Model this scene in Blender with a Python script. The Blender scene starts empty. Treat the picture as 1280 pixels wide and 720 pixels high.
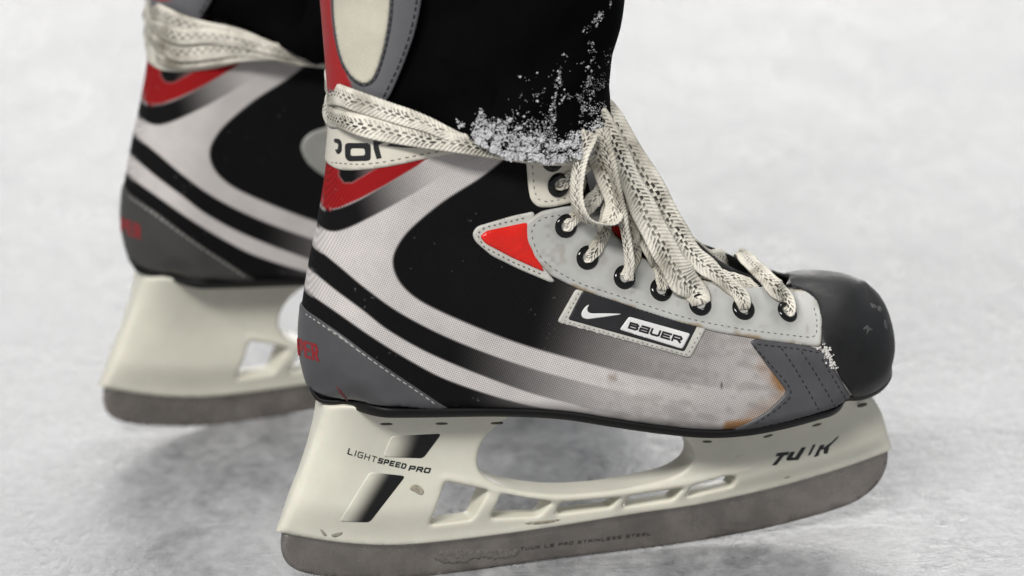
import bpy, bmesh, math, random
import numpy as np
from mathutils import Matrix, Vector
from mathutils.geometry import delaunay_2d_cdt

# ------------------------------------------------------------------ camera, world, lamps, exposure
scene = bpy.context.scene
COL = scene.collection
PITCH, ROLL, YAW = math.radians(16), math.radians(-2.5), math.radians(13)
FPX, DIST = 5334.0, 2100.0                     # focal length in photo pixels, millimetres to the near blade
fwd = np.array([0, math.cos(PITCH), -math.sin(PITCH)])
r0 = np.array([1.0, 0, 0]); u0 = np.cross(r0, fwd)
RGT = math.cos(ROLL)*r0 + math.sin(ROLL)*u0
UPV = -math.sin(ROLL)*r0 + math.cos(ROLL)*u0
def ray(px):
    px = np.atleast_2d(np.asarray(px, float))
    return fwd + RGT*((px[:, :1]-640)/FPX) - UPV*((px[:, 1:2]-360)/FPX)
CAM = -ray((475, 722))[0]*DIST                 # the near blade touches the ice at the world origin

cam = bpy.data.cameras.new('camera'); camo = bpy.data.objects.new('camera', cam); COL.objects.link(camo)
m = Matrix(((RGT[0], UPV[0], -fwd[0]), (RGT[1], UPV[1], -fwd[1]), (RGT[2], UPV[2], -fwd[2]))).to_4x4()
m.translation = Vector(CAM*0.001)
camo.matrix_world = m
cam.sensor_width = 36.0; cam.lens = FPX*36/1280
cam.clip_start = 0.05; cam.clip_end = 300
cam.dof.use_dof = True; cam.dof.focus_distance = 2.06; cam.dof.aperture_fstop = 5.6
scene.camera = camo
scene.render.resolution_x, scene.render.resolution_y = 1024, 576

w = bpy.data.worlds.new('World'); scene.world = w; w.use_nodes = True
bg = w.node_tree.nodes['Background']
bg.inputs[0].default_value = (0.93, 0.97, 1.02, 1); bg.inputs[1].default_value = 0.40
def lamp(name, loc, target, sx, sy, power, col=(1, 0.98, 0.95)):
    l = bpy.data.lights.new(name, 'AREA'); l.shape = 'RECTANGLE'; l.size = sx; l.size_y = sy
    l.energy = power; l.color = col
    o = bpy.data.objects.new(name, l); COL.objects.link(o); o.location = loc
    o.rotation_euler = (Vector(target)-Vector(loc)).to_track_quat('-Z', 'Y').to_euler()
    return o
lamp('unseen_lamp', (0.5, 16.0, 3.0), (0, 0.5, 0), 14.0, 2.2, 1020)  # added lamp out of view, low and far, lays a sheen on the ice
lamp('unseen_lamp', (-1.5, -4.5, 4.2), (0, 0, 0), 3.0, 1.0, 420)  # added lamp on the camera side, brightens the upright faces
lamp('unseen_lamp', (1.2, 2.6, 5.0), (0.1, 0.2, 0), 3.0, 1.0, 130)  # added overhead lamp, out of view, brightens the ice behind
scene.view_settings.view_transform = 'Standard'; scene.view_settings.look = 'None'
scene.view_settings.exposure = 0.0; scene.view_settings.gamma = 1.0
scene.view_settings.use_curve_mapping = False
scene.render.engine = 'CYCLES'

# ------------------------------------------------------------------ skate frame: x heel to toe, y away from camera, z up (mm)
AX = np.array([math.cos(YAW), math.sin(YAW), 0]); AY = np.array([-math.sin(YAW), math.cos(YAW), 0]); AZ = np.array([0, 0, 1.0])
LB = np.stack([AX, AY, AZ])                    # rows: local axes in the world
CL = LB @ CAM                                  # camera in the skate frame
def P(px, y=0.0):
    d = ray(px) @ LB.T
    y = np.broadcast_to(np.asarray(y, float), (len(d),))
    t = (y-CL[1])/d[:, 1]
    return CL + d*t[:, None]
def proj(p):
    v = np.asarray(p) @ LB + 0 - CAM
    z = v @ fwd
    return np.stack([640+FPX*(v @ RGT)/z, 360-FPX*(v @ UPV)/z], 1)

def P3(pts, surf=None, off=0.0):
    """list of (px,py), (px,py,y): on a plane y or, with two numbers, on the surface"""
    out = np.zeros((len(pts), 3))
    for i, p in enumerate(pts):
        if len(p) == 3: out[i] = P((p[0], p[1]), p[2])[0]
        else: out[i] = surf.hit(np.array([p]), off)[0]
    return out

# ------------------------------------------------------------------ small numeric helpers
def lin(r, g, b):
    f = lambda c: (c/255/12.92) if c/255 <= 0.04045 else ((c/255+0.055)/1.055)**2.4
    return np.array([f(r), f(g), f(b)])
def sst(a, b, x):
    t = np.clip((np.asarray(x, float)-a)/(b-a), 0, 1); return t*t*(3-2*t)
def resample(p, step, closed=False):
    p = np.asarray(p, float)
    if closed: p = np.vstack([p, p[:1]])
    s = np.concatenate([[0], np.cumsum(np.linalg.norm(np.diff(p, axis=0), axis=1))])
    n = max(2, int(round(s[-1]/step))+1)
    q = np.linspace(0, s[-1], n)
    r = np.stack([np.interp(q, s, p[:, k]) for k in range(p.shape[1])], 1)
    return r[:-1] if closed else r
def smooth(p, closed=False, n=8):
    """Catmull-Rom through the points"""
    p = np.asarray(p, float); N = len(p); out = []
    rng = range(N) if closed else range(N-1)
    for i in rng:
        if closed: a, b, c, d = p[(i-1) % N], p[i], p[(i+1) % N], p[(i+2) % N]
        else: a, b, c, d = p[max(i-1, 0)], p[i], p[i+1], p[min(i+2, N-1)]
        for t in np.arange(n)/n:
            out.append(0.5*((2*b)+(c-a)*t+(2*a-5*b+4*c-d)*t*t+(3*b-a-3*c+d)*t**3))
    if not closed: out.append(p[-1])
    return np.array(out)
def rounded(p, r, n=4):
    """closed polygon with rounded corners"""
    p = np.asarray(p, float); out = []; N = len(p)
    for i in range(N):
        a, b, c = p[i-1], p[i], p[(i+1) % N]
        la, lc = np.linalg.norm(a-b), np.linalg.norm(c-b)
        rr = min(r, la*0.45, lc*0.45)
        s, e = b+(a-b)/la*rr, b+(c-b)/lc*rr
        for t in np.linspace(0, 1, n+1): out.append((1-t)**2*s+2*t*(1-t)*b+t*t*e)
    return np.array(out)
def dist_poly(q, p, closed=False):
    q = np.asarray(q, float); p = np.asarray(p, float)
    a = p if closed else p[:-1]; b = np.roll(p, -1, 0) if closed else p[1:]
    best = np.full(len(q), 1e9)
    for i in range(len(a)):
        ab = b[i]-a[i]; L = ab @ ab
        if L < 1e-12: continue
        t = np.clip(((q-a[i]) @ ab)/L, 0, 1)
        d = q-a[i]-t[:, None]*ab
        best = np.minimum(best, d[:, 0]**2+d[:, 1]**2)
    return np.sqrt(best)
def inside(q, p):
    q = np.asarray(q, float); p = np.asarray(p, float)
    r = np.zeros(len(q), bool); b = np.roll(p, -1, 0)
    for i in range(len(p)):
        (x1, y1), (x2, y2) = p[i], b[i]
        if y1 == y2: continue
        c = (y1 > q[:, 1]) != (y2 > q[:, 1])
        r ^= c & (q[:, 0] < (x2-x1)*(q[:, 1]-y1)/(y2-y1)+x1)
    return r
def sdf(q, p):
    d = dist_poly(q, p, True); return np.where(inside(q, p), -d, d)
def cdt(loops, pts, keep):
    V = []; Ed = []
    for lp, closed in loops:
        b = len(V); V += [Vector((float(x), float(y))) for x, y in lp]
        Ed += [(b+i, b+i+1) for i in range(len(lp)-1)]
        if closed: Ed.append((b+len(lp)-1, b))
    V += [Vector((float(x), float(y))) for x, y in pts]
    ov, oe, of, *_ = delaunay_2d_cdt(V, Ed, [], 0, 1e-5)
    v = np.array([(a.x, a.y) for a in ov]); f = np.array([t for t in of if len(t) == 3])
    k = keep(v[f].mean(1)); f = f[k]
    a, b, c = v[f[:, 0]], v[f[:, 1]], v[f[:, 2]]
    ar = (b[:, 0]-a[:, 0])*(c[:, 1]-a[:, 1])-(b[:, 1]-a[:, 1])*(c[:, 0]-a[:, 0])
    f = f[np.abs(ar) > 1e-7]
    u, inv = np.unique(f, return_inverse=True)
    return v[u], inv.reshape(-1, 3)
def bedges(f):
    """boundary edges in face order"""
    e = np.vstack([f[:, [0, 1]], f[:, [1, 2]], f[:, [2, 0]]])
    key = np.sort(e, 1); _, idx, cnt = np.unique(key, axis=0, return_index=True, return_counts=True)
    return e[idx[cnt == 1]]
def gridpts(lo, hi, s):
    xs = np.arange(lo[0], hi[0], s); ys = np.arange(lo[1], hi[1], s*0.866); out = []
    for j, y in enumerate(ys): out.append(np.stack([xs+(s/2 if j % 2 else 0), np.full(len(xs), y)], 1))
    return np.vstack(out)

# ------------------------------------------------------------------ objects
MATS = {}
def obj(name, v, f, mat, parent=None, cols=None, uv=None, shade=True, kind=None, label=None):
    me = bpy.data.meshes.new(name)
    me.from_pydata((np.asarray(v)*0.001).tolist(), [], [list(map(int, q)) for q in f])
    if shade: me.polygons.foreach_set('use_smooth', [True]*len(me.polygons))
    if cols is not None:
        a = me.color_attributes.new('Col', 'FLOAT_COLOR', 'POINT')
        a.data.foreach_set('color', np.hstack([cols, np.ones((len(cols), 1))]).astype(np.float32).ravel())
    if uv is not None:
        l = me.uv_layers.new(name='UVMap'); vi = np.zeros(len(me.loops), int); me.loops.foreach_get('vertex_index', vi)
        l.data.foreach_set('uv', uv[vi].astype(np.float32).ravel())
    me.materials.append(MATS[mat]); me.update()
    o = bpy.data.objects.new(name, me); COL.objects.link(o)
    if parent: o.parent = parent
    if kind: o['kind'] = kind
    if label: o['label'] = label
    return o
def empty(name, mat4, label, cat, group=None):
    o = bpy.data.objects.new(name, None); COL.objects.link(o); o.empty_display_size = 0.05
    o.matrix_world = mat4; o['label'] = label; o['category'] = cat
    if group: o['group'] = group
    return o
def vnormals(v, f):
    n = np.cross(v[f[:, 1]]-v[f[:, 0]], v[f[:, 2]]-v[f[:, 0]]); r = np.zeros_like(v)
    for k in range(3): np.add.at(r, f[:, k], n)
    return r/np.maximum(np.linalg.norm(r, axis=1, keepdims=True), 1e-9)

# ------------------------------------------------------------------ materials
def mat(name, col=None, rough=0.6, metal=0.0, attr=False, spec=0.5, noise=None, bump=None, coat=0.0, sub=0.0, weave=None, trans=0.0, dirt=None, aniso_n=None):
    mt = bpy.data.materials.new(name); mt.use_nodes = True; nt = mt.node_tree; N = nt.nodes; L = nt.links
    b = N['Principled BSDF']; b.inputs['Roughness'].default_value = rough; b.inputs['Metallic'].default_value = metal
    b.inputs['Specular IOR Level'].default_value = spec; b.inputs['Coat Weight'].default_value = coat
    b.inputs['Subsurface Weight'].default_value = sub
    if sub: b.inputs['Subsurface Scale'].default_value = 0.004
    tc = N.new('ShaderNodeTexCoord'); src = None
    if attr:
        a = N.new('ShaderNodeAttribute'); a.attribute_name = 'Col'; src = a.outputs['Color']
    else:
        c = N.new('ShaderNodeRGB'); c.outputs[0].default_value = (*col, 1); src = c.outputs[0]
    def mul(src, fac_out, lo, hi):
        mr = N.new('ShaderNodeMapRange'); mr.inputs['To Min'].default_value = lo; mr.inputs['To Max'].default_value = hi
        L.new(fac_out, mr.inputs['Value'])
        mx = N.new('ShaderNodeMix'); mx.data_type = 'RGBA'; mx.blend_type = 'MULTIPLY'; mx.inputs['Factor'].default_value = 1
        L.new(src, mx.inputs['A']); L.new(mr.outputs[0], mx.inputs['B']); return mx.outputs['Result'], mr
    if noise:
        sc, lo, hi = noise
        n = N.new('ShaderNodeTexNoise'); n.inputs['Scale'].default_value = sc; n.inputs['Detail'].default_value = 6
        n.inputs['Roughness'].default_value = 0.65
        L.new(tc.outputs['Object'], n.inputs['Vector']); src, mr = mul(src, n.outputs['Fac'], lo, hi)
        mr.inputs['From Min'].default_value = 0.3; mr.inputs['From Max'].default_value = 0.7
        rr = N.new('ShaderNodeMapRange'); L.new(n.outputs['Fac'], rr.inputs['Value'])
        rr.inputs['From Min'].default_value = 0.3; rr.inputs['From Max'].default_value = 0.7
        rr.inputs['To Min'].default_value = max(0.03, rough-0.1); rr.inputs['To Max'].default_value = min(1, rough+0.1)
        L.new(rr.outputs[0], b.inputs['Roughness'])
    if dirt:                                    # scattered scuffs and grime of another colour
        sc, thr, dc = dirt
        n = N.new('ShaderNodeTexNoise'); n.inputs['Scale'].default_value = sc; n.inputs['Detail'].default_value = 8
        n.inputs['Roughness'].default_value = 0.7; L.new(tc.outputs['Object'], n.inputs['Vector'])
        mr = N.new('ShaderNodeMapRange'); mr.inputs['From Min'].default_value = thr; mr.inputs['From Max'].default_value = thr+0.08
        mr.inputs['To Max'].default_value = 0.7
        L.new(n.outputs['Fac'], mr.inputs['Value'])
        mx = N.new('ShaderNodeMix'); mx.data_type = 'RGBA'; L.new(mr.outputs[0], mx.inputs['Factor']); L.new(src, mx.inputs['A'])
        mx.inputs['B'].default_value = (*dc, 1); src = mx.outputs['Result']
    h = None
    if weave:                                   # plain weave: two crossed sine waves in the side plane
        sc, lo, hi, bs = weave
        sp = N.new('ShaderNodeSeparateXYZ'); L.new(tc.outputs['Object'], sp.inputs[0])
        def sine(ax, az):
            m1 = N.new('ShaderNodeMath'); m1.operation = 'MULTIPLY'; m1.inputs[1].default_value = ax*sc; L.new(sp.outputs['X'], m1.inputs[0])
            m2 = N.new('ShaderNodeMath'); m2.operation = 'MULTIPLY_ADD'; m2.inputs[1].default_value = az*sc
            L.new(sp.outputs['Z'], m2.inputs[0]); L.new(m1.outputs[0], m2.inputs[2])
            s = N.new('ShaderNodeMath'); s.operation = 'SINE'; L.new(m2.outputs[0], s.inputs[0]); return s.outputs[0]
        p = N.new('ShaderNodeMath'); p.operation = 'MULTIPLY'; L.new(sine(1.0, 0.35), p.inputs[0]); L.new(sine(-0.35, 1.0), p.inputs[1])
        q = N.new('ShaderNodeMath'); q.operation = 'MULTIPLY_ADD'; q.inputs[1].default_value = 0.5; q.inputs[2].default_value = 0.5
        L.new(p.outputs[0], q.inputs[0]); src, _ = mul(src, q.outputs[0], lo, hi); h = (q.outputs[0], bs)
    L.new(src, b.inputs['Base Color'])
    if h:
        bp = N.new('ShaderNodeBump'); bp.inputs['Strength'].default_value = h[1]; bp.inputs['Distance'].default_value = 0.0004
        L.new(h[0], bp.inputs['Height']); L.new(bp.outputs[0], b.inputs['Normal'])
    elif bump:
        sc, st, di = bump
        n = N.new('ShaderNodeTexNoise'); n.inputs['Scale'].default_value = sc; n.inputs['Detail'].default_value = 5
        L.new(tc.outputs['Object'], n.inputs['Vector'])
        bp = N.new('ShaderNodeBump'); bp.inputs['Strength'].default_value = st; bp.inputs['Distance'].default_value = di
        L.new(n.outputs['Fac'], bp.inputs['Height']); L.new(bp.outputs[0], b.inputs['Normal'])
    MATS[name] = mt; return mt
mat('printed_fabric', attr=True, rough=0.8, spec=0.15, noise=(45, 0.86, 1.06), weave=(4300, 0.62, 1.14, 0.7))
mat('printed_vinyl', attr=True, rough=0.45, spec=0.4, noise=(60, 0.9, 1.05), bump=(900, 0.15, 0.0004), dirt=(120, 0.68, (0.03, 0.03, 0.03)))
mat('grey_vinyl', lin(71, 71, 73), rough=0.38, noise=(50, 0.85, 1.08), bump=(700, 0.2, 0.0004), dirt=(90, 0.7, (0.03, 0.03, 0.03)))
mat('far_facing_grey', lin(138, 138, 133), rough=0.5, noise=(40, 0.85, 1.05))  # darker grey for the far skate's facing
mat('far_heel_grey', lin(56, 55, 52), rough=0.5, noise=(50, 0.8, 1.1))  # darker grey for the far skate's heel cap
mat('dark_vinyl', lin(72, 72, 75), rough=0.5, noise=(60, 0.8, 1.1), bump=(700, 0.3, 0.0004), dirt=(160, 0.70, (0.3, 0.3, 0.3)))
mat('facing_vinyl', lin(172, 172, 168), rough=0.42, noise=(40, 0.9, 1.04), bump=(500, 0.15, 0.0005), dirt=(70, 0.69, lin(120, 105, 80)))
mat('cream_vinyl', lin(205, 200, 186), rough=0.45, noise=(40, 0.9, 1.04), bump=(500, 0.15, 0.0005), dirt=(90, 0.68, lin(140, 120, 85)))
mat('piping', lin(190, 188, 180), rough=0.5, noise=(150, 0.8, 1.05), dirt=(200, 0.64, lin(110, 95, 70)))
mat('cream_mesh', lin(205, 200, 182), rough=0.8, noise=(50, 0.85, 1.05), weave=(5200, 0.75, 1.1, 0.6), dirt=(60, 0.67, lin(170, 130, 80)))
mat('toe_plastic', lin(21, 21, 22), rough=0.5, spec=0.32, noise=(70, 0.7, 1.2), bump=(350, 0.12, 0.0006), dirt=(140, 0.71, (0.22, 0.22, 0.22)))
mat('toe_scuff', lin(66, 66, 66), rough=0.7, noise=(900, 0.3, 1.4))
mat('plastic_scuff', lin(158, 151, 134), rough=0.7, noise=(500, 0.6, 1.3))
mat('sole_plastic', lin(16, 15, 15), rough=0.5, spec=0.25, noise=(80, 0.8, 1.15))
mat('red_vinyl', lin(205, 26, 12), rough=0.16, spec=0.5, noise=(120, 0.9, 1.05), bump=(90, 0.5, 0.003))
mat('red_print', lin(142, 24, 32), rough=0.5, noise=(600, 0.6, 1.15))
mat('red_scuff', lin(92, 30, 34), rough=0.6)
mat('black_print', lin(22, 22, 23), rough=0.4)
mat('black_badge', lin(24, 24, 26), rough=0.4, noise=(60, 0.8, 1.3), dirt=(150, 0.72, (0.2, 0.2, 0.2)))
mat('white_print', lin(215, 214, 212), rough=0.45, noise=(100, 0.9, 1.03))
mat('holder_plastic', lin(214, 211, 196), rough=0.40, sub=0.12, noise=(22, 0.88, 1.03), bump=(250, 0.06, 0.0006), dirt=(75, 0.675, lin(150, 142, 122)))
mat('decal', attr=True, rough=0.35, spec=0.4, noise=(60, 0.9, 1.05), dirt=(300, 0.72, (0.5, 0.5, 0.48)))
mat('steel', lin(152, 145, 139), rough=0.27, metal=0.85, noise=(55, 0.75, 1.1), bump=(300, 0.05, 0.0004), dirt=(60, 0.64, lin(150, 148, 145)))
mat('dark_metal', lin(88, 84, 74), rough=0.35, metal=0.9)
mat('eyelet_metal', lin(7, 7, 7), rough=0.12, spec=0.4)
mat('void_black', lin(10, 10, 10), rough=0.9, spec=0.1)
mat('black_lining', lin(15, 15, 15), rough=0.85, spec=0.15, noise=(90, 0.7, 1.3))
mat('stitch_dark', lin(70, 68, 64), rough=0.8)
mat('stitch_light', lin(165, 162, 156), rough=0.8)
mat('stitch_black', lin(22, 22, 22), rough=0.7)
mat('black_cloth', lin(7, 7, 8), rough=0.95, spec=0.03, noise=(35, 0.6, 1.3), bump=(1500, 0.3, 0.0005))
mat('snow', lin(205, 205, 206), rough=0.6)
mat('frost', lin(98, 93, 88), rough=0.9, noise=(700, 0.6, 1.3), bump=(900, 0.6, 0.0008))
mat('frayed_thread', lin(205, 203, 198), rough=0.9)

def lace_material():
    mt = bpy.data.materials.new('lace_cotton'); mt.use_nodes = True; nt = mt.node_tree; N = nt.nodes; L = nt.links
    b = N['Principled BSDF']; b.inputs['Roughness'].default_value = 0.9; b.inputs['Specular IOR Level'].default_value = 0.15
    uv = N.new('ShaderNodeUVMap'); sp = N.new('ShaderNodeSeparateXYZ'); L.new(uv.outputs[0], sp.inputs[0])
    tc = N.new('ShaderNodeTexCoord')
    def M(op, a, bb=None, c=None):
        n = N.new('ShaderNodeMath'); n.operation = op
        for i, x in enumerate((a, bb, c)):
            if x is None: continue
            if isinstance(x, (int, float)): n.inputs[i].default_value = x
            else: L.new(x, n.inputs[i])
        return n.outputs[0]
    nd = N.new('ShaderNodeTexNoise'); nd.inputs['Scale'].default_value = 75; nd.inputs['Detail'].default_value = 2; L.new(tc.outputs['Object'], nd.inputs['Vector'])
    wear = N.new('ShaderNodeMapRange'); wear.inputs['From Min'].default_value = 0.42; wear.inputs['From Max'].default_value = 0.60; L.new(nd.outputs['Fac'], wear.inputs['Value'])
    U = M('ADD', sp.outputs['X'], M('MULTIPLY', M('SUBTRACT', nd.outputs['Fac'], 0.5), 0.35))
    V = M('ADD', sp.outputs['Y'], M('MULTIPLY', nd.outputs['Fac'], 6.0))
    #                    # u 0..1 across, v in mm along
    def dashes(u, wd, per, duty, ph):
        a = M('LESS_THAN', M('ABSOLUTE', M('SUBTRACT', U, u)), wd)
        f = M('FRACT', M('ADD', M('DIVIDE', V, per), ph))
        return M('MULTIPLY', a, M('LESS_THAN', f, duty))
    d = M('ADD', dashes(0.43, 0.05, 4.2, 0.55, 0.0), dashes(0.57, 0.05, 4.2, 0.55, 0.5))
    d = M('MINIMUM', d, 1.0)
    ctr = M('ABSOLUTE', M('SUBTRACT', U, 0.5))
    # ribs slanting away from the two dashed rows
    rib = M('MULTIPLY_ADD', M('SINE', M('ADD', M('MULTIPLY', V, 2.99), M('MULTIPLY', ctr, 26.0))), 0.5, 0.5)
    greyline = M('MULTIPLY', M('MULTIPLY', M('GREATER_THAN', rib, 0.6), M('GREATER_THAN', ctr, 0.13)), M('LESS_THAN', ctr, 0.3))
    n = N.new('ShaderNodeTexNoise'); n.inputs['Scale'].default_value = 55; n.inputs['Detail'].default_value = 6; L.new(tc.outputs['Object'], n.inputs['Vector'])
    cr = N.new('ShaderNodeValToRGB'); L.new(n.outputs['Fac'], cr.inputs[0])
    cr.color_ramp.elements[0].position = 0.3; cr.color_ramp.elements[0].color = (*lin(140, 134, 120), 1)
    cr.color_ramp.elements[1].position = 0.56; cr.color_ramp.elements[1].color = (*lin(224, 219, 206), 1)
    def mix(f, a, bcol):
        mx = N.new('ShaderNodeMix'); mx.data_type = 'RGBA'; L.new(f, mx.inputs['Factor']); L.new(a, mx.inputs['A']); mx.inputs['B'].default_value = (*bcol, 1)
        return mx.outputs['Result']
    c = mix(M('MULTIPLY', M('MULTIPLY', greyline, M('MULTIPLY_ADD', wear.outputs[0], 0.75, 0.25)), 0.78), cr.outputs[0], lin(48, 46, 43))
    c = mix(M('MULTIPLY', d, M('MULTIPLY_ADD', wear.outputs[0], 0.3, 0.65)), c, lin(24, 23, 22))
    L.new(c, b.inputs['Base Color'])
    n2 = N.new('ShaderNodeTexNoise'); n2.inputs['Scale'].default_value = 1800; n2.inputs['Detail'].default_value = 2; L.new(tc.outputs['Object'], n2.inputs['Vector'])
    bp = N.new('ShaderNodeBump'); bp.inputs['Strength'].default_value = 0.6; bp.inputs['Distance'].default_value = 0.0005
    L.new(M('ADD', rib, n2.outputs['Fac']), bp.inputs['Height']); L.new(bp.outputs[0], b.inputs['Normal'])
    MATS['lace'] = mt
lace_material()

def ice_material():
    mt = bpy.data.materials.new('ice'); mt.use_nodes = True; nt = mt.node_tree; N = nt.nodes; L = nt.links
    b = N['Principled BSDF']; tc = N.new('ShaderNodeTexCoord')
    def noise(scale, sx, sy, rot, det=6, rough=0.6, dist=0.0):
        mp = N.new('ShaderNodeMapping'); mp.inputs['Rotation'].default_value = (0, 0, rot); mp.inputs['Scale'].default_value = (sx, sy, 1)
        L.new(tc.outputs['Object'], mp.inputs['Vector'])
        n = N.new('ShaderNodeTexNoise'); n.inputs['Scale'].default_value = scale; n.inputs['Detail'].default_value = det
        n.inputs['Roughness'].default_value = rough; n.inputs['Distortion'].default_value = dist
        L.new(mp.outputs[0], n.inputs['Vector']); return n.outputs['Fac']
    def rng(x, a, bb, lo, hi):
        r = N.new('ShaderNodeMapRange'); r.inputs['From Min'].default_value = a; r.inputs['From Max'].default_value = bb
        r.inputs['To Min'].default_value = lo; r.inputs['To Max'].default_value = hi; L.new(x, r.inputs['Value']); return r.outputs[0]
    def op(o, a, bb):
        n = N.new('ShaderNodeMath'); n.operation = o; 
        for i, x in enumerate((a, bb)):
            if isinstance(x, (int, float)): n.inputs[i].default_value = x
            else: L.new(x, n.inputs[i])
        return n.outputs[0]
    big = noise(5, 1, 0.55, 0.2, 5, 0.55, 0.6)
    mid = noise(26, 1, 0.45, -0.15, 6, 0.62, 0.8)
    fine = noise(140, 1, 0.6, 0.3, 5, 0.65)
    s1 = rng(noise(22, 1.0, 14, 0.32, 4, 0.6, 0.3), 0.60, 0.70, 0, 1)
    s2 = rng(noise(20, 1.0, 16, -0.5, 4, 0.6, 0.3), 0.62, 0.71, 0, 1)
    s3 = rng(noise(16, 1.0, 12, 1.1, 4, 0.6, 0.3), 0.63, 0.72, 0, 1)
    s4 = rng(noise(30, 1.0, 45, 0.12, 3, 0.5, 0.15), 0.64, 0.70, 0, 1)
    s5 = rng(noise(30, 1.0, 45, -0.75, 3, 0.5, 0.15), 0.66, 0.72, 0, 1)
    cr_ = rng(noise(420, 1, 0.7, 0.5, 3, 0.6), 0.60, 0.72, 0, 0.8)
    scr = op('MINIMUM', op('ADD', op('ADD', s1, op('ADD', s2, s3)), op('ADD', cr_, op('ADD', s4, s5))), 1.0)
    v = op('ADD', op('MULTIPLY', big, 0.25), op('ADD', op('MULTIPLY', mid, 0.42), op('MULTIPLY', fine, 0.33)))
    cr = N.new('ShaderNodeValToRGB'); L.new(v, cr.inputs[0])
    e = cr.color_ramp.elements
    e[0].position = 0.39; e[0].color = (0.19, 0.193, 0.202, 1); e[1].position = 0.60; e[1].color = (0.44, 0.443, 0.452, 1)
    mx = N.new('ShaderNodeMix'); mx.data_type = 'RGBA'; L.new(op('MULTIPLY', scr, 0.6), mx.inputs['Factor']); L.new(cr.outputs[0], mx.inputs['A'])
    mx.inputs['B'].default_value = (0.56, 0.56, 0.57, 1)
    L.new(mx.outputs['Result'], b.inputs['Base Color'])
    L.new(rng(v, 0.36, 0.62, 0.22, 0.5), b.inputs['Roughness'])
    b.inputs['IOR'].default_value = 1.31; b.inputs['Specular IOR Level'].default_value = 0.5
    bp = N.new('ShaderNodeBump'); bp.inputs['Strength'].default_value = 0.6; bp.inputs['Distance'].default_value = 0.006
    L.new(op('ADD', op('MULTIPLY', v, 1.2), op('MULTIPLY', scr, 0.2)), bp.inputs['Height']); L.new(bp.outputs[0], b.inputs['Normal'])
    MATS['ice'] = mt
ice_material()

# ------------------------------------------------------------------ the ice
S_ = 45000.0
ice = obj('ice', [(-S_, -S_, -1.8), (S_, -S_, -1.8), (S_, S_, -1.8), (-S_, S_, -1.8)], [(0, 1, 2, 3)], 'ice', kind='structure')
ice['label'] = 'scratched white rink ice'; ice['category'] = 'ice'

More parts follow.
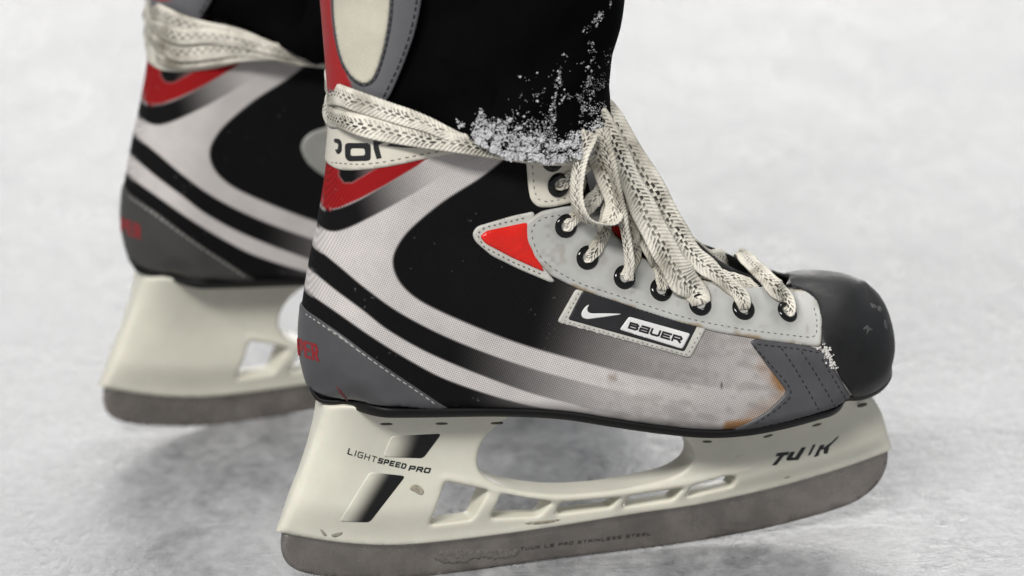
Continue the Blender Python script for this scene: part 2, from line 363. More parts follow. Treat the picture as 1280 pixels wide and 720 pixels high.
# ------------------------------------------------------------------ inflated shells (boot, tendon guard)
class Shell:
    """side outline in x,z; half-width h(x,z) rolls to zero at the closed stretches of the outline"""
    def __init__(self, segs, wpts, sigma, step=1.0):
        # segs: list of (px list with y, R, d0, closed?)
        self.segs = []; poly = []
        for pts, R, d0, sm in segs:
            q = P3(pts)[:, [0, 2]]
            if sm: q = smooth(q, n=6)
            self.segs.append((q, R, d0)); poly.append(q)
        # join segments end to end, bridging gaps
        allp = np.vstack(poly); keep = np.r_[True, np.linalg.norm(np.diff(allp, axis=0), axis=1) > 1e-3]
        self.poly = resample(allp[keep], 1.6, closed=True)
        wp = np.array([P((a, b), -c)[0] for a, b, c in wpts]); self.wxz = wp[:, [0, 2]]; self.wv = np.array([c for _, _, c in wpts], float)
        self.sigma = sigma
        lo = self.poly.min(0)-4; hi = self.poly.max(0)+4; self.lo = lo; self.gs = 0.6
        nx, nz = ((hi-lo)/self.gs).astype(int)+2
        X, Z = np.meshgrid(lo[0]+np.arange(nx)*self.gs, lo[1]+np.arange(nz)*self.gs, indexing='ij')
        q = np.stack([X.ravel(), Z.ravel()], 1)
        self.grid = np.where(inside(q, self.poly), self.h(q), 0).reshape(nx, nz)
    def h(self, q):
        d2 = ((q[:, None, :]-self.wxz[None])**2).sum(2) if len(q) < 40000 else None
        if d2 is None:
            W = np.concatenate([self._w(c) for c in np.array_split(q, len(q)//20000+1)])
        else: W = self._w(q)
        for pl, R, d0 in self.segs:
            if R is None: continue
            t = np.clip((dist_poly(q, pl)+d0)/R, 0, 1)
            W = W*np.sqrt(np.maximum(0, 1-(1-t)**2))
        return W
    def _w(self, q):
        d2 = ((q[:, None, :]-self.wxz[None])**2).sum(2)
        k = np.exp(-d2/(2*self.sigma**2))+1e-9
        return (k*self.wv).sum(1)/k.sum(1)
    def interp(self, q):
        g = (q-self.lo)/self.gs; n = self.grid.shape
        i = np.clip(np.floor(g).astype(int), 0, [n[0]-2, n[1]-2]); f = np.clip(g-i, 0, 1)
        G = self.grid; a, b = i[:, 0], i[:, 1]
        return (G[a, b]*(1-f[:, 0])*(1-f[:, 1])+G[a+1, b]*f[:, 0]*(1-f[:, 1])+G[a, b+1]*(1-f[:, 0])*f[:, 1]+G[a+1, b+1]*f[:, 0]*f[:, 1])
    def normal(self, q):
        e = 1.2
        gx = (self.interp(q+[e, 0])-self.interp(q-[e, 0]))/(2*e); gz = (self.interp(q+[0, e])-self.interp(q-[0, e]))/(2*e)
        n = np.stack([-gx, -np.ones(len(q)), -gz], 1); n[:, [0, 2]] = np.clip(n[:, [0, 2]], -4, 4)
        return n/np.linalg.norm(n, axis=1, keepdims=True)
    def hit(self, px, off=0.0):
        """first point of the near side along each pixel's ray"""
        px = np.atleast_2d(np.asarray(px, float)); d = ray(px) @ LB.T
        ys = np.arange(-70, 0.01, 0.5); n = len(px)
        best = np.full(n, np.nan); miss = np.full(n, 1e9); my = np.zeros(n); prev = None
        for y in ys:
            t = (y-CL[1])/d[:, 1]; q = (CL+d*t[:, None])[:, [0, 2]]
            g = -y-self.interp(q)                     # >0 outside
            new = np.isnan(best) & (g <= 0)
            if prev is not None:
                fr = prev/(np.maximum(prev-g, 1e-9)); best[new] = (y-0.5+0.5*fr)[new]
            else: best[new] = y
            better = g < miss; miss[better] = g[better]; my[better] = y
            prev = g
        y = np.where(np.isnan(best), my, best)
        t = (y-CL[1])/d[:, 1]; p = CL+d*t[:, None]
        o = np.broadcast_to(np.asarray(off, float), (n,))
        return p+self.normal(p[:, [0, 2]])*o[:, None]
    def mesh2d(self, region=None, step=1.0):
        poly = self.poly
        loops = [(poly, True)]
        if region is not None: loops.append((resample(region, step, True), True))
        q = gridpts(poly.min(0) if region is None else region.min(0), poly.max(0) if region is None else region.max(0), step)
        q = q[inside(q, poly)]
        if region is not None: q = q[inside(q, region)]; q = q[dist_poly(q, loops[1][0], True) > step*0.5]
        dd = dist_poly(q, poly, True); q = q[dd > 2.2]
        # extra rings just inside the outline, where the surface turns fastest
        a = np.roll(poly, 1, 0); b = np.roll(poly, -1, 0); t = b-a; t /= np.linalg.norm(t, axis=1, keepdims=True)
        nn = np.stack([-t[:, 1], t[:, 0]], 1)
        if not inside((poly+nn*0.3)[:1], poly)[0]: nn = -nn
        rings = []
        for dlt in (0.12, 0.5, 1.1, 1.8):
            r = poly+nn*dlt; r = r[inside(r, poly)]; r = r[dist_poly(r, poly, True) > dlt*0.85]
            if region is not None: r = r[inside(r, region)]; r = r[dist_poly(r, loops[1][0], True) > 0.3] if len(r) else r
            if len(r): rings.append(r)
        pts = np.vstack([q]+rings)
        if region is None: keep = lambda c: inside(c, poly)
        else: keep = lambda c: inside(c, poly) & inside(c, region)
        return cdt(loops, pts, keep)
    def surf(self, region=None, step=1.0, both=True, thick=0.0, edge=0.0, colf=None):
        v2, f = self.mesh2d(region, step)
        h = self.h(v2); h[h < 0.35] = 0
        near = np.stack([v2[:, 0], -h, v2[:, 1]], 1)
        # face orientation: the near side must look to -y
        a = np.cross(near[f[:, 1]]-near[f[:, 0]], near[f[:, 2]]-near[f[:, 0]])[:, 1].sum()
        if a > 0: f = f[:, ::-1]
        cols = colf(v2, near) if colf else None
        if both:
            n = len(v2); idx = np.arange(n)+n; idx[h == 0] = np.arange(n)[h == 0]
            v = np.vstack([near, near*[1, -1, 1]]); F = np.vstack([f, idx[f][:, ::-1]])
            C2 = np.vstack([cols, cols]) if colf else None
        else: v, F, C2 = near, f, cols
        F = F[(F[:, 0] != F[:, 1]) & (F[:, 1] != F[:, 2]) & (F[:, 0] != F[:, 2])]
        key = np.sort(F, 1); _, ix, ct = np.unique(key, axis=0, return_index=True, return_counts=True); F = F[np.sort(ix[ct == 1])]
        u, inv = np.unique(F, return_inverse=True); v = v[u]; F = inv.reshape(-1, 3)
        if colf: C2 = C2[u]
        if thick:
            nrm = vnormals(v, F); be = bedges(F); d = np.full(len(v), 99.0)
            if edge and len(be):
                bp = v[np.unique(be)]
                for ch in np.array_split(np.arange(len(v)), max(1, len(v)*len(bp)//4000000+1)):
                    d[ch] = np.sqrt(((v[ch][:, None]-bp[None])**2).sum(2).min(1))
            k = np.sqrt(1-(1-np.clip(d/edge, 0, 1))**2) if edge else 1.0
            v0 = v; v = v+nrm*(thick*(0.35+0.65*np.asarray(k))).reshape(-1, 1)
            m_ = {}; extra = []; sk = []
            for a, b in be:
                for c in (a, b):
                    if c not in m_: m_[c] = len(v)+len(extra); extra.append(v0[c]-nrm[c]*0.8)
                sk += [(b, a, m_[a]), (b, m_[a], m_[b])]
            if extra:
                src = list(m_.keys())
                v = np.vstack([v, extra]); F = np.vstack([F, np.array(sk)])
                if colf: C2 = np.vstack([C2, C2[src]])
        return v, F, C2

def px_panel(poly, surf, t=0.8, step=2.4, edge=3.0, holes=(), colf=None, base=0.0):
    """a thin raised piece whose outline, in photo pixels, lies on the surface"""
    poly = resample(poly, step, True); hl = [resample(h, step, True) for h in holes]
    q = gridpts(poly.min(0), poly.max(0), step); q = q[inside(q, poly)]
    for lp in [poly]+hl: q = q[dist_poly(q, lp, True) > step*0.6]
    for h in hl: q = q[~inside(q, h)]
    def keep(c):
        k = inside(c, poly)
        for h in hl: k &= ~inside(c, h)
        return k
    v2, f = cdt([(l, True) for l in [poly]+hl], q, keep)
    d = np.min([dist_poly(v2, l, True) for l in [poly]+hl], 0)
    k = np.sqrt(1-(1-np.clip(d/edge, 0, 1))**2)
    v = surf.hit(v2, base+t*(0.4+0.6*k))
    n = np.cross(v[f[:, 1]]-v[f[:, 0]], v[f[:, 2]]-v[f[:, 0]])[:, 1].sum()
    if n > 0: f = f[:, ::-1]
    be = bedges(f); bi = np.unique(be); low = surf.hit(v2[bi], base-0.7); mp = {b: len(v)+i for i, b in enumerate(bi)}
    sk = [x for a, b in be for x in ((b, a, mp[a]), (b, mp[a], mp[b]))]
    cols = colf(v2) if colf else None
    if colf: cols = np.vstack([cols, cols[bi]])
    return np.vstack([v, low]), np.vstack([f, np.array(sk)]), cols

def stitches(pl, surf, on=2.2, off=1.2, wd=0.5, lift=0.9, px_gap=None):
    """short thread dashes (mm) along a pixel path on the surface"""
    p = surf.hit(resample(pl, 2.0), lift); s = np.r_[0, np.cumsum(np.linalg.norm(np.diff(p, axis=0), axis=1))]
    nr = surf.normal(p[:, [0, 2]]); V = []; F = []; x = 0.3; rnd = random.Random(3)
    at = lambda a: np.array([np.interp(a, s, p[:, k]) for k in range(3)])
    an = lambda a: np.array([np.interp(a, s, nr[:, k]) for k in range(3)])
    while x+on < s[-1]:
        o2 = on*rnd.uniform(0.8, 1.1); a, b = at(x), at(x+o2); n = an(x); t = b-a; t /= np.linalg.norm(t)+1e-9; sd = np.cross(n, t)*wd*0.5
        mid = (a+b)/2; i = len(V)
        for c, hh in ((a, -0.25), (mid, 0.3), (b, -0.25)):
            V += [c+sd+n*(-0.3), c+sd*0.6+n*hh, c-sd*0.6+n*hh, c-sd+n*(-0.3)]
        for k in (0, 4):
            for j in range(3): F.append((i+k+j, i+k+j+1, i+k+j+5, i+k+j+4))
        x += on+off
    return np.array(V), F

# ------------------------------------------------------------------ boot outline
back = [(416, 132, 0), (412, 180, 0), (407, 225, 0), (401, 262, 0), (394, 298, 0), (387, 332, 0), (381, 368, 0), (377, 400, 0), (376, 428, 0), (379, 456, 0), (385, 480, 0)]
heelb = [(385, 480, 0), (394, 497, -6), (412, 508, -16), (440, 515, -26)]
sole = [(440, 515, -26), (480, 518, -29), (540, 519, -31), (620, 518, -31), (700, 521, -32), (760, 529, -33), (820, 538, -35), (880, 544, -37), (930, 542, -38), (980, 532, -37), (1030, 516, -34), (1062, 503, -28)]
toeb = [(1062, 503, -28), (1088, 488, -16), (1104, 468, -4), (1110, 450, 0)]
toe = [(1110, 450, 0), (1110, 425, 0), (1106, 395, 0), (1097, 371, 0), (1080, 354, 0)]
toet = [(1080, 354, 0), (1056, 346, 0), (1020, 344, 0), (985, 348, -2)]
throat = [(985, 348, -2), (950, 357, -18), (910, 353, -22), (870, 345, -23), (830, 332, -23), (795, 314, -23), (765, 288, -23), (746, 262, -23), (736, 230, -23), (730, 196, -23), (724, 150, -23)]
cuff = [(724, 150, -23), (690, 152, -26), (620, 168, -30), (560, 162, -30), (520, 152, -30), (470, 140, -27), (440, 134, -18), (416, 132, 0)]
boot = Shell([(back, 34, 0, True), (heelb, 20, 0.6, True), (sole, 13, 4.0, True), (toeb, 18, 1.6, True), (toe, 40, 0, True), (toet, 30, 0, True), (throat, 38, 8, True), (cuff, None, 0, True)],
             [(420, 430, 32), (480, 450, 34), (520, 290, 36), (470, 180, 33), (600, 180, 35), (690, 180, 34), (600, 400, 36), (560, 480, 35), (660, 480, 35), (760, 430, 39), (900, 470, 46), (820, 500, 41), (1050, 440, 45), (1000, 500, 45), (780, 330, 37), (690, 260, 35), (900, 390, 42), (990, 400, 44)], 26)

# ------------------------------------------------------------------ printed colours of the boot's side (curves in photo pixels, carried on the surface)
WHITE = lin(206, 200, 197); BLACK = lin(11, 10, 11); 
def strip(upper, lower):
    return np.vstack([smooth(upper), smooth(lower)[::-1]])
ST_A = strip([(370, 292), (393, 308), (422, 331), (458, 361), (502, 392), (565, 424), (650, 456), (740, 481), (815, 499), (900, 512)],
             [(370, 322), (387, 336), (417, 361), (452, 387), (490, 416), (552, 449), (650, 487), (715, 505), (752, 514), (900, 540)])
ST_C = strip([(365, 345), (385, 365), (422, 391), (465, 421), (515, 452), (565, 477), (650, 504), (740, 521), (900, 552)],
             [(365, 420), (380, 440), (400, 470), (440, 500), (500, 530), (565, 560), (650, 565), (740, 565), (900, 570)])
BIG = np.vstack([smooth([(650, 183), (632, 197), (600, 222), (556, 250), (520, 279), (501, 300), (491, 322), (494, 343), (508, 363), (535, 382), (590, 407), (650, 430), (720, 450), (800, 470), (900, 485)]), [(1060, 500), (1060, 300), (700, 100)]])
RED = np.array([(380, 190), (404, 240), (402, 258), (412, 262), (425, 259), (450, 248), (480, 232), (520, 208), (545, 190), (470, 180)], float)
TRI = np.array([(424, 205), (424, 220), (430, 228), (440, 228), (455, 219), (478, 205)], float)
FADE = np.vstack([smooth([(385, 250), (410, 262), (450, 249), (520, 208), (600, 170)]), smooth([(640, 172), (600, 196), (560, 215), (520, 240), (470, 268), (430, 287), (408, 288), (385, 276)])])
def noise2(q, s, seed):
    """smooth value noise on a lattice of s pixels"""
    rs = np.random.RandomState(seed); g = rs.rand(256, 256); p = q/s; i = np.floor(p).astype(int); f = p-i; f = f*f*(3-2*f)
    A = g[i[:, 0] % 256, i[:, 1] % 256]; B = g[(i[:, 0]+1) % 256, i[:, 1] % 256]; C = g[i[:, 0] % 256, (i[:, 1]+1) % 256]; D = g[(i[:, 0]+1) % 256, (i[:, 1]+1) % 256]
    return (A*(1-f[:, 0])+B*f[:, 0])*(1-f[:, 1])+(C*(1-f[:, 0])+D*f[:, 0])*f[:, 1]
def boot_print(v2, near):
    q = proj(near); n = len(q); c = np.tile(WHITE, (n, 1))
    def put(mask, col, k=1.0):
        nonlocal c
        a = (mask*k)[:, None]; c = c*(1-a)+np.asarray(col)*a
    soft = lambda p, w: sst(w, -w, sdf(q, p))
    x, y = q[:, 0], q[:, 1]
    # black fields fade to grey towards the toe
    k = 1-sst(655, 930, x-0.25*(430-y)); put(soft(BIG, 2.0), BLACK, np.maximum(k, 0.0)); 
    midg = sst(640, 700, x)*(1-sst(860, 960, x)); put(soft(BIG, 2.0), lin(105, 100, 98), 0.45*midg*(1-k))
    k = 1-0.97*sst(560, 850, x); put(soft(ST_A, 1.6), BLACK, k)
    k = 1-0.9*sst(580, 820, x); put(soft(ST_C, 1.6), BLACK, k)
    k = 1-sst(440, 590, x+0.3*(260-y)); put(soft(FADE, 1.8), BLACK, np.maximum(0.06, k))
    put(soft(np.array([(RED.mean(0)+(p-RED.mean(0))*1.03) for p in RED]), 1.2), lin(150, 140, 140), 0.8)
    put(soft(RED, 0.9), lin(150, 20, 23))
    tr = sst(440, 470, x); put(soft(TRI, 2.6), lin(175, 160, 158), 0.8); put(soft(TRI, 1.0), BLACK, 1-0.4*tr)
    # grime on the forefoot, glue stains round the toe gusset
    al = np.stack([(x*0.97+y*0.2)/4.5+500, (y*0.97-x*0.2)+500], 1); g = noise2(al, 13, 1)*0.4+noise2(al, 6, 2)*0.3+noise2(q, 7, 14)*0.3; gm = sst(690, 880, x)*sst(0.4, 0.72, g); put(gm, lin(112, 105, 100), 0.42)
    put(sst(760, 900, x), lin(165, 160, 157), 0.4)
    low = sst(60, 0, dist_poly(q, np.array([(700, 530), (800, 545), (900, 552), (960, 545)]))); put(low*sst(700, 800, x), lin(110, 106, 104), 0.55*noise2(q, 9, 4)+0.2)
    st = np.array([(957, 455), (970, 472), (981, 490), (968, 508), (940, 527), (912, 540)])
    stn = sst(20, 6, dist_poly(q, st)+10*noise2(q, 10, 5)-4); stn *= 0.35+0.65*np.maximum(sst(960, 968, x)*sst(495, 485, y), sst(520, 528, y)); put(stn, lin(150, 104, 48), 0.85)
    b = sst(12, 2, np.hypot(x-765, y-472)+5*noise2(q, 5, 7)); put(b, lin(112, 80, 52), 0.6)
    b = sst(3.5, 1, np.hypot((x-902)*1.6, (y-482)*0.5)); put(b, lin(30, 28, 27), 0.7)
    sp = noise2(q, 3.0, 11); put(sst(0.93, 0.97, sp)*sst(0.5, 0.7, noise2(q, 30, 12)), lin(150, 147, 142), 0.25)
    bs = np.vstack([boot.segs[0][0][-4:], boot.segs[1][0], boot.segs[2][0]]); put(sst(6.5, 5.0, dist_poly(v2, bs))*sst(500, 470, x), BLACK)
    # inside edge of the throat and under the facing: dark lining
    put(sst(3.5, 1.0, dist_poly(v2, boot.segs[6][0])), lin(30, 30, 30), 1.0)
    return c

NEAR_M = Matrix(((AX[0], AY[0], 0, 0), (AX[1], AY[1], 0, 0), (0, 0, 1, 0), (0, 0, 0, 1)))
skate = empty('ice_skate', NEAR_M, 'sharp near ice skate with white, black and red boot, badge and lettered cream blade holder', 'ice skate', 'pair of hockey skates')
NOCOPY = []                                   # parts that only the near skate shows

v, f, c = boot.surf(step=0.62, colf=boot_print)
quarter = obj('boot_quarter', v, f, 'printed_fabric', skate, cols=c, label='woven white boot side with black stripes and red collar chevron')

# ------------------------------------------------------------------ boot panels
def region(pts): return P3(pts, boot)[:, [0, 2]]
heel = smooth(region([(372, 379, 0), (383, 387), (400, 399), (430, 420), (480, 457), (520, 484), (548, 503), (562, 511)]))
heel = np.vstack([heel, region([(548, 512), (500, 507), (450, 501), (410, 495), (392, 489), (376, 500, 0), (340, 470, 0), (345, 400, 0)])])
v, f, _ = boot.surf(heel, 1.3, thick=1.0, edge=1.5); hc = obj('heel_cap', v, f, 'grey_vinyl', skate)
v, f = stitches(smooth([(384, 392), (400, 403), (430, 424), (480, 461), (520, 488), (545, 505)]), boot, 2.4, 1.1, 0.55, 1.15)
obj('stitching', v, f, 'stitch_light', hc, kind='stuff')

band = np.vstack([smooth(region([(400, 206, 0), (414, 207), (425, 212), (450, 212.5), (480, 209), (520, 201), (560, 193), (600, 186), (622, 185)])), region([(630, 176), (600, 172), (540, 164), (480, 151), (430, 148), (400, 150, 0), (380, 180, 0)])])
v, f, _ = boot.surf(band, 1.4, thick=0.9, edge=1.4); cb = obj('cuff_band', v, f, 'cream_vinyl', skate)
v, f = stitches(smooth([(416, 203), (450, 205), (480, 202), (520, 194), (560, 187), (590, 183)]), boot, 2.4, 1.2, 0.45, 1.05)
obj('stitching', v, f, 'stitch_dark', cb, kind='stuff')

# toe cap: hard black shell round the front
tc_ = np.vstack([smooth(region([(960, 330, 0), (978, 352, -8), (1000, 366), (1018, 376), (1023, 400), (1026, 432), (1040, 450), (1055, 480), (1070, 504)])), region([(1080, 530, -20), (1140, 500, 0), (1150, 340, 0), (1060, 310, 0)])])
v, f, _ = boot.surf(tc_, 1.4, thick=1.2, edge=1.6); toe_cap = obj('toe_cap', v, f, 'toe_plastic', skate, label='scuffed black plastic toe cap')

for pl in ([(1086, 381), (1092, 383), (1095, 387), (1089, 387)], [(1097, 384), (1101, 388), (1099, 392), (1095, 388)], [(1082, 408), (1085, 411), (1090, 414), (1085, 415), (1081, 420), (1082, 414), (1077, 413)], [(1104, 400), (1107, 408), (1106, 414), (1103, 407)]):
    v, f, _ = px_panel(smooth(np.array(pl, float), True, 3), boot, 0.05, 1.4, 1.5, base=1.2); o = obj('scuff_mark', v, f, 'toe_scuff', toe_cap); NOCOPY.append(o)
# eyelet facings
F_UP = [(657, 192), (660, 232), (663, 250), (672, 259), (690, 259), (715, 253), (728, 244), (734, 226), (727, 190), (722, 160), (660, 160)]
v, f, _ = px_panel(rounded(F_UP, 8), boot, 1.0); fu = obj('upper_facing', v, f, 'cream_vinyl', skate)
v, f = stitches([(664, 196), (667, 236), (671, 248), (680, 252), (700, 249), (722, 242)], boot, 2.2, 1.2, 0.4, 1.1); obj('stitching', v, f, 'stitch_dark', fu, kind='stuff')
F_LO = [(656, 278), (656, 298), (667, 322), (688, 344), (722, 361), (760, 374), (800, 388), (850, 404), (900, 416), (960, 426), (1008, 432), (1026, 434), (1028, 400), (1022, 376), (1006, 364), (960, 361), (910, 358), (870, 350), (830, 337), (795, 319), (768, 295), (750, 268), (732, 256), (706, 258), (676, 264)]
FLP = smooth(rounded(F_LO, 6, 2), True, 3)
EY = [(690, 199), (697, 231), (706, 282), (733, 322), (779, 347), (825, 363), (874, 381), (928, 387), (982, 392)]
def facing_col(q):
    c = np.tile(lin(174, 174, 170), (len(q), 1)); d = dist_poly(q, FLP, True)
    e = sst(5.5, 1.5, d+3.5*noise2(q, 9, 41)-1.0)*sst(0.3, 0.6, noise2(q, 26, 42)); c = c*(1-0.75*e[:, None])+lin(138, 112, 70)*0.75*e[:, None]
    r = np.min([np.hypot(q[:, 0]-a, q[:, 1]-b) for a, b in EY], 0); g = sst(26, 15, r)*(0.25+0.5*noise2(q, 8, 43)); c = c*(1-0.5*g[:, None])+lin(112, 110, 104)*0.5*g[:, None]
    g = sst(0.62, 0.85, noise2(q, 18, 44)*0.6+noise2(q, 6, 45)*0.4); return c*(1-0.4*g[:, None])+lin(130, 122, 108)*0.4*g[:, None]
v, f, c = px_panel(FLP, boot, 1.6, 1.9, colf=facing_col); fl = obj('lower_facing', v, f, 'printed_vinyl', skate, cols=c)
fs = smooth([(700, 268), (678, 272), (665, 283), (665, 298), (674, 319), (694, 337), (726, 354), (764, 367), (804, 381), (854, 397), (904, 408), (962, 417), (1008, 423), (1019, 420), (1020, 400), (1016, 384)])
v, f = stitches(fs, boot, 2.3, 1.1, 0.45, 1.7); obj('stitching', v, f, 'stitch_dark', fl, kind='stuff')

# red window with its piping
W_OUT = [(590, 292), (596, 283), (640, 270), (668, 264), (668, 320), (694, 352), (688, 353), (650, 337), (615, 320), (594, 302)]
v, f, _ = px_panel(rounded(W_OUT, 5), boot, 0.7, 2.0, 2.5); wp_ = obj('window_piping', v, f, 'piping', skate)
v, f, _ = px_panel(rounded([(599, 295), (608, 288), (656, 278), (661, 279), (662, 300), (672, 322), (680, 339), (676, 338), (640, 322), (606, 304)], 4), boot, 2.0, 2.0, 16.0); obj('red_window', v, f, 'red_vinyl', wp_); NOCOPY.append(wp_)
v, f = stitches([(655, 272), (605, 284), (596, 292), (604, 308), (640, 327), (680, 344)], boot, 1.2, 1.6, 0.5, 1.0); obj('stitching', v, f, 'stitch_dark', wp_, kind='stuff')

# badge
def crop(p, o=(690, 350), s=6.4): return np.array([(o[0]+x/s, o[1]+y/s) for x, y in p])
B_OUT = rounded(crop([(40, 335), (190, 70), (1240, 375), (1105, 625)]), 4)
v, f, _ = px_panel(B_OUT, boot, 0.8, 1.8, 2.0); badge = obj('brand_badge', v, f, 'piping', skate); NOCOPY.append(badge)
B_IN = rounded(crop([(125, 312), (240, 85), (1170, 345), (1055, 570)]), 3)
v, f, _ = px_panel(B_IN, boot, 0.35, 1.6, 0.8, base=0.72); bf = obj('badge_field', v, f, 'black_badge', badge)
v, f, _ = px_panel(rounded(crop([(537, 393), (612, 290), (1103, 428), (1040, 548)]), 2.5), boot, 0.25, 1.4, 0.6, base=1.0); obj('name_plate', v, f, 'white_print', badge)
SW = smooth(crop([(292, 193), (262, 213), (240, 243), (232, 270), (243, 297), (280, 308), (330, 303), (420, 291), (548, 270), (470, 264), (380, 263), (318, 263), (288, 252), (280, 226)]), True, 4)
v, f, _ = px_panel(SW, boot, 0.22, 0.9, 0.5, base=1.0); obj('swoosh_mark', v, f, 'white_print', badge)
v, f = stitches(crop([(215, 95), (92, 325), (1080, 598), (1205, 385)]), boot, 1.6, 0.9, 0.35, 0.85); obj('stitching', v, f, 'stitch_dark', badge, kind='stuff')

# toe gusset with three stitched seams
G = np.array([(937, 427), (946, 423), (1010, 432), (1031, 440), (1048, 470), (1066, 500), (1030, 513), (990, 525), (940, 537), (905, 541), (930, 531), (958, 515), (977, 497), (983, 489), (972, 474), (955, 452)], float)
v, f, _ = px_panel(rounded(G, 5, 3), boot, 1.0, 2.2, 2.5); gus = obj('toe_gusset', v, f, 'dark_vinyl', skate)
for k, ln in enumerate([[(975, 434), (990, 455), (1008, 485), (1023, 512)], [(1000, 438), (1015, 460), (1030, 485), (1043, 507)], [(1026, 447), (1040, 470), (1056, 498)], [(945, 430), (1000, 437), (1028, 442)], [(941, 432), (962, 455), (988, 488), (974, 508), (940, 530)]]):
    a = smooth(ln); v, f = stitches(a, boot, 2.6, 0.7, 0.75, 1.15); obj('seam', v, f, 'stitch_black', gus, kind='stuff')
# frayed bit where the facing meets the toe cap
rs = np.random.RandomState(5); V = []; F = []
def blob(c, r, V, F, rs, n=5, m=7):
    b = len(V)
    for i in range(n+1):
        th = math.pi*i/n
        for j in range(m):
            ph = 2*math.pi*j/m; k = r*(0.7+0.6*rs.rand())
            V.append(c+k*np.array([math.sin(th)*math.cos(ph), math.sin(th)*math.sin(ph), math.cos(th)]))
    for i in range(n):
        for j in range(m): F.append((b+i*m+j, b+i*m+(j+1) % m, b+(i+1)*m+(j+1) % m, b+(i+1)*m+j))
for k in range(110):
    u = rs.rand(); p = (1028+14*u+rs.normal(0, 2.6), 433+26*u+rs.normal(0, 2.6))
    blob(boot.hit([p], 1.0+rs.uniform(0, 0.6))[0], rs.uniform(0.2, 0.7), V, F, rs, 3, 5)
obj('frayed_edge', np.array(V), F, 'frayed_thread', skate); NOCOPY.append(bpy.data.objects['frayed_edge'])

# eyelets: turned-over rings with a dark hole
EY = [(690, 199), (697, 231), (706, 282), (733, 322), (779, 347), (825, 363), (874, 381), (928, 387), (982, 392)]
prof = [(2.2, -2.5), (2.5, 0.2), (3.2, 1.1), (4.3, 1.4), (5.4, 0.9), (6.0, 0.0), (6.0, -0.8)]
ev = np.array([(r*math.cos(t), r*math.sin(t), z) for r, z in prof for t in np.arange(24)*2*math.pi/24]); ef = [(i*24+j, i*24+(j+1) % 24, (i+1)*24+(j+1) % 24, (i+1)*24+j) for i in range(len(prof)-1) for j in range(24)]
hv = np.array([(0, 0, -0.6)]+[(2.6*math.cos(t), 2.6*math.sin(t), -0.6) for t in np.arange(16)*2*math.pi/16]); hf = [(0, 1+j, 1+(j+1) % 16) for j in range(16)]
EYC = boot.hit(np.array(EY, float), 1.4); EYN = boot.normal(EYC[:, [0, 2]])
for p, n in zip(EYC, EYN):
    R = Vector(n).to_track_quat('Z', 'Y').to_matrix(); R = np.array(R)
    o = obj('eyelet', ev @ R.T+p, ef, 'eyelet_metal', skate)
    obj('eyelet_hole', hv @ R.T+p, hf, 'void_black', o)

# ------------------------------------------------------------------ tongue
tl = smooth(P3([(985, 356, 0), (940, 345, 0), (895, 322, 0), (850, 277, 0), (806, 226, 0), (766, 176, 0), (738, 130, 0)]), n=6)
V = []; F = []; na = 13
for i, p in enumerate(tl):
    wd = 17+8*min(1, i/12)
    for j in range(na):
        a = (j/(na-1)-0.5)*2; V.append(p+np.array([-6*a*a, wd*a, -11*a*a]))
for i in range(len(tl)-1):
    for j in range(na-1): F.append((i*na+j, (i+1)*na+j, (i+1)*na+j+1, i*na+j+1))
tongue = obj('tongue', np.array(V), F, 'black_lining', skate)
tr_ = np.array([(758, 286), (772, 282), (800, 292), (812, 308), (800, 312), (776, 302)], float)
A_ = P(tr_, -20.5); B_ = P(tr_, -18.0); n_ = len(tr_)
obj('tongue_trim', np.vstack([A_, B_]), [tuple(range(n_)), tuple(range(2*n_-1, n_-1, -1))]+[(i, i+n_, (i+1) % n_+n_, (i+1) % n_) for i in range(n_)], 'red_vinyl', tongue, shade=False)

# the far facing stands up behind the laces, its black lining towards us
ft = smooth(P3([(830, 332, -23), (870, 345, -23), (910, 353, -22), (938, 357, -20), (958, 358, -16)]), n=6); V = []; F = []
for i, p in enumerate(ft):
    u = i/(len(ft)-1); hgt = 8.0*math.sin(math.pi*min(1, 0.35+0.65*u))**0.6 if u < 1 else 0.0
    for k, (dy, dz) in enumerate([(1.0, -4), (0.5, hgt*0.5), (-1.5, hgt), (-0.5, hgt+0.9), (1.2, hgt), (3.0, hgt*0.4), (3.5, -4)]): V.append((p[0], -p[1]+dy, p[2]+dz))
for i in range(len(ft)-1):
    for j in range(6): F.append((i*7+j, i*7+j+1, (i+1)*7+j+1, (i+1)*7+j))
obj('inner_facing', np.array(V), F, 'black_lining', skate)

# ------------------------------------------------------------------ sole plate
sl = smooth(P3(heelb[1:]+sole[1:]+toeb[1:-1]), n=5)
bx = resample(smooth(P3(heelb+sole[1:]+toeb[1:]), n=5)[:, [0, 2]], 2.0)
tg_ = np.gradient(bx, axis=0); tg_ /= np.linalg.norm(tg_, axis=1, keepdims=True); nb = np.stack([-tg_[:, 1], tg_[:, 0]], 1)     # into the boot
sb_ = np.linspace(0, 1, len(bx)); tall = np.interp(sb_, [0, 0.02, 0.09, 0.3, 0.8, 0.95, 1], [0.6, 1.6, 4.2, 3.6, 3.6, 3.0, 0.9])
V = []; F = []; levels = [(1.0, 0.4), (0.93, 1.7), (0.62, 2.3), (0.3, 2.4), (0.0, 2.1), (-0.35, 0.9)]; m_ = 2*len(levels)
lv = []
for k, (a, o_) in enumerate(levels):
    q = bx+nb*(tall*a)[:, None]; hq = boot.h(bx+nb*np.maximum(tall*(0.55+0.45*max(a, 0)), 0.05)[:, None])
    lv.append(np.stack([q[:, 0], -(hq+o_), q[:, 1]], 1))
for i in range(len(bx)):
    for l in lv: V.append(l[i])
    for l in lv[::-1]: V.append(l[i]*[1, -1, 1])
for i in range(len(bx)-1):
    for j in range(m_): F.append((i*m_+j, (i+1)*m_+j, (i+1)*m_+(j+1) % m_, i*m_+(j+1) % m_))
